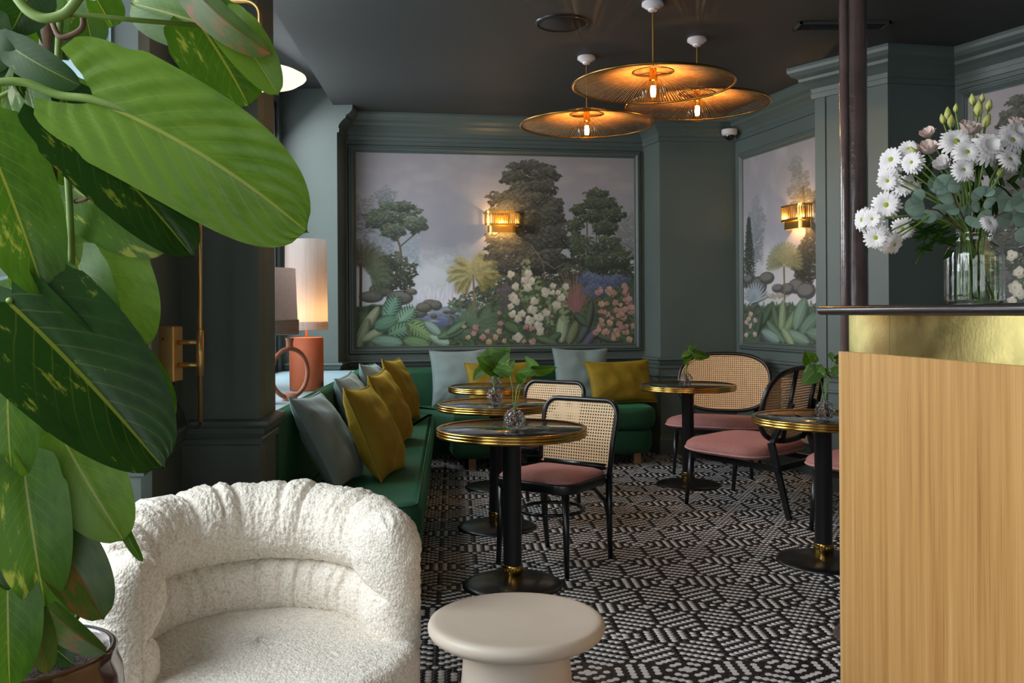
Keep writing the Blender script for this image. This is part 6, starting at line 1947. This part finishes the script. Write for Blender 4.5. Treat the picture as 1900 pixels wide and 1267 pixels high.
for k, (x, y, h, nx) in enumerate([(1759, 210, 26, 0.0), (1751, 220, 20, -0.2), (1764, 224, 26, 0.1), (1773, 200, 18, 0.1), (1806, 184, 24, -0.1), (1814, 200, 32, 0.15), (1822, 181, 18, 0.1), (1833, 194, 24, 0.25), (1826, 222, 30, 0.4), (1700, 279, 22, -0.6), (1854, 320, 20, 0.2), (1894, 228, 20, 0.1)]):
    bud(x, y, h, nx, {0: 0.05, 4: 0.105, 5: 0.07, 6: 0.135, 7: 0.10, 8: 0.065, 10: -0.05, 11: 0.16}.get(k, 0.02 * ((k % 3) - 1)), 80 + k)
def sprig(label, pts_, leaves, group, m='eucalyptus', kind='round'):
    t = flower_root('eucalyptus_sprig' if m == 'eucalyptus' else 'greenery_sprig', label, 'foliage', group)
    pw = [P(x, y, 2.30 + d) - JP for x, y, d in pts_]
    MB().tube([(0.01, 0.0, 0.02)] + [tuple(p) for p in pw], 0.0020, 6).obj('stem', M['stem_brown' if m == 'eucalyptus' else 'stem'], t)
    for k, (x, y, tx, ty, w, roll, d) in enumerate(leaves):
        b = P(x, y, 2.30 + d); tt = P(tx, ty, 2.30 + d)
        mtx, L = leaf_matrix(b, tt, roll)
        o = link('leaf', leaf_mesh('leaf', L * (0.86 if m == 'eucalyptus' else 1), w * (0.84 if m == 'eucalyptus' else 1) / F * 2.3, M[m], kind=kind, nu=14, nv=5, vein=0.008, seed=k, bend=0.05, cup=0.2), t)
        mtx.translation = b - JP; o.matrix_basis = mtx
G = 'eucalyptus sprigs in the jar'
sprig('eucalyptus sprig with round grey-green leaves on the column side of the bouquet', [(1790, 432, 0), (1740, 390, -0.05), (1690, 380, -0.08)],
      [(1715, 378, 1672, 390, 42, 0, -0.09), (1712, 372, 1690, 356, 34, 20, -0.10), (1705, 384, 1688, 408, 34, -20, -0.08), (1730, 385, 1758, 400, 40, 20, -0.04), (1725, 352, 1748, 336, 40, 0, -0.04), (1730, 392, 1712, 416, 34, 10, -0.04)], G)
sprig('eucalyptus sprig with overlapping round leaves at the middle of the bouquet', [(1800, 430, 0), (1775, 380, -0.06), (1760, 345, -0.10)],
      [(1756, 344, 1732, 330, 38, 0, -0.11), (1758, 342, 1786, 346, 32, 0, -0.12), (1752, 342, 1750, 320, 34, 20, -0.11), (1750, 346, 1756, 360, 34, 0, -0.10), (1762, 352, 1736, 372, 50, -10, -0.06), (1776, 380, 1750, 392, 40, 10, -0.05), (1760, 320, 1770, 300, 34, 20, -0.02)], G)
sprig('eucalyptus sprig with curled leaves over the jar mouth', [(1806, 430, 0), (1820, 400, -0.06), (1828, 370, -0.09)],
      [(1822, 366, 1802, 352, 34, 10, -0.10), (1826, 364, 1838, 344, 32, -10, -0.10), (1828, 372, 1846, 380, 30, 20, -0.11), (1816, 378, 1800, 384, 32, -20, -0.09), (1818, 395, 1836, 408, 34, 0, -0.07), (1812, 404, 1800, 424, 40, 0, -0.06), (1800, 400, 1780, 384, 36, 0, -0.03)], G)
sprig('eucalyptus sprig reaching past the jar away from the column', [(1815, 430, 0), (1850, 400, -0.03), (1900, 380, -0.05)],
      [(1862, 392, 1874, 366, 34, 10, -0.05), (1880, 385, 1906, 372, 40, 0, -0.07), (1890, 384, 1902, 352, 36, 0, -0.04), (1850, 402, 1880, 412, 36, 0, -0.02), (1845, 372, 1866, 350, 40, 10, 0.0), (1890, 424, 1910, 452, 34, 0, -0.05), (1880, 402, 1912, 410, 36, 0, -0.04)], G)
G2 = 'leafy greenery sprigs in the jar'
rr = random.Random(31)
for si, lab in enumerate(['dark leafy sprig filling the heart of the bouquet', 'dark leafy sprig behind the chrysanthemum heads', 'leafy sprig drooping beside the jar neck', 'leafy sprig on the far side of the bouquet']):
    lv = []
    cx0, cy0, sx_, sy_ = [(1760, 370, 60, 50), (1800, 320, 90, 50), (1735, 440, 40, 26), (1850, 350, 50, 50)][si]
    for k in range(18):
        x = cx0 + rr.uniform(-sx_, sx_); y = cy0 + rr.uniform(-sy_, sy_); a = rr.uniform(-2.6, -0.5) if si != 2 else rr.uniform(1.8, 3.6); L = rr.uniform(22, 40)
        lv.append((x, y, x + L * math.cos(a), y + L * math.sin(a), rr.uniform(9, 16), rr.uniform(-50, 50), 0.05 + rr.uniform(-0.05, 0.05) if si != 2 else -0.03))
    sprig(lab, [(1800, 435, 0), ((1800 + cx0) / 2, (435 + cy0) / 2, 0.03), (cx0, cy0, 0.05)] if si != 2 else [(1806, 420, 0), (1775, 408, -0.01), (1735, 432, -0.03)], lv, G2, 'leaf_dark', 'arrow')
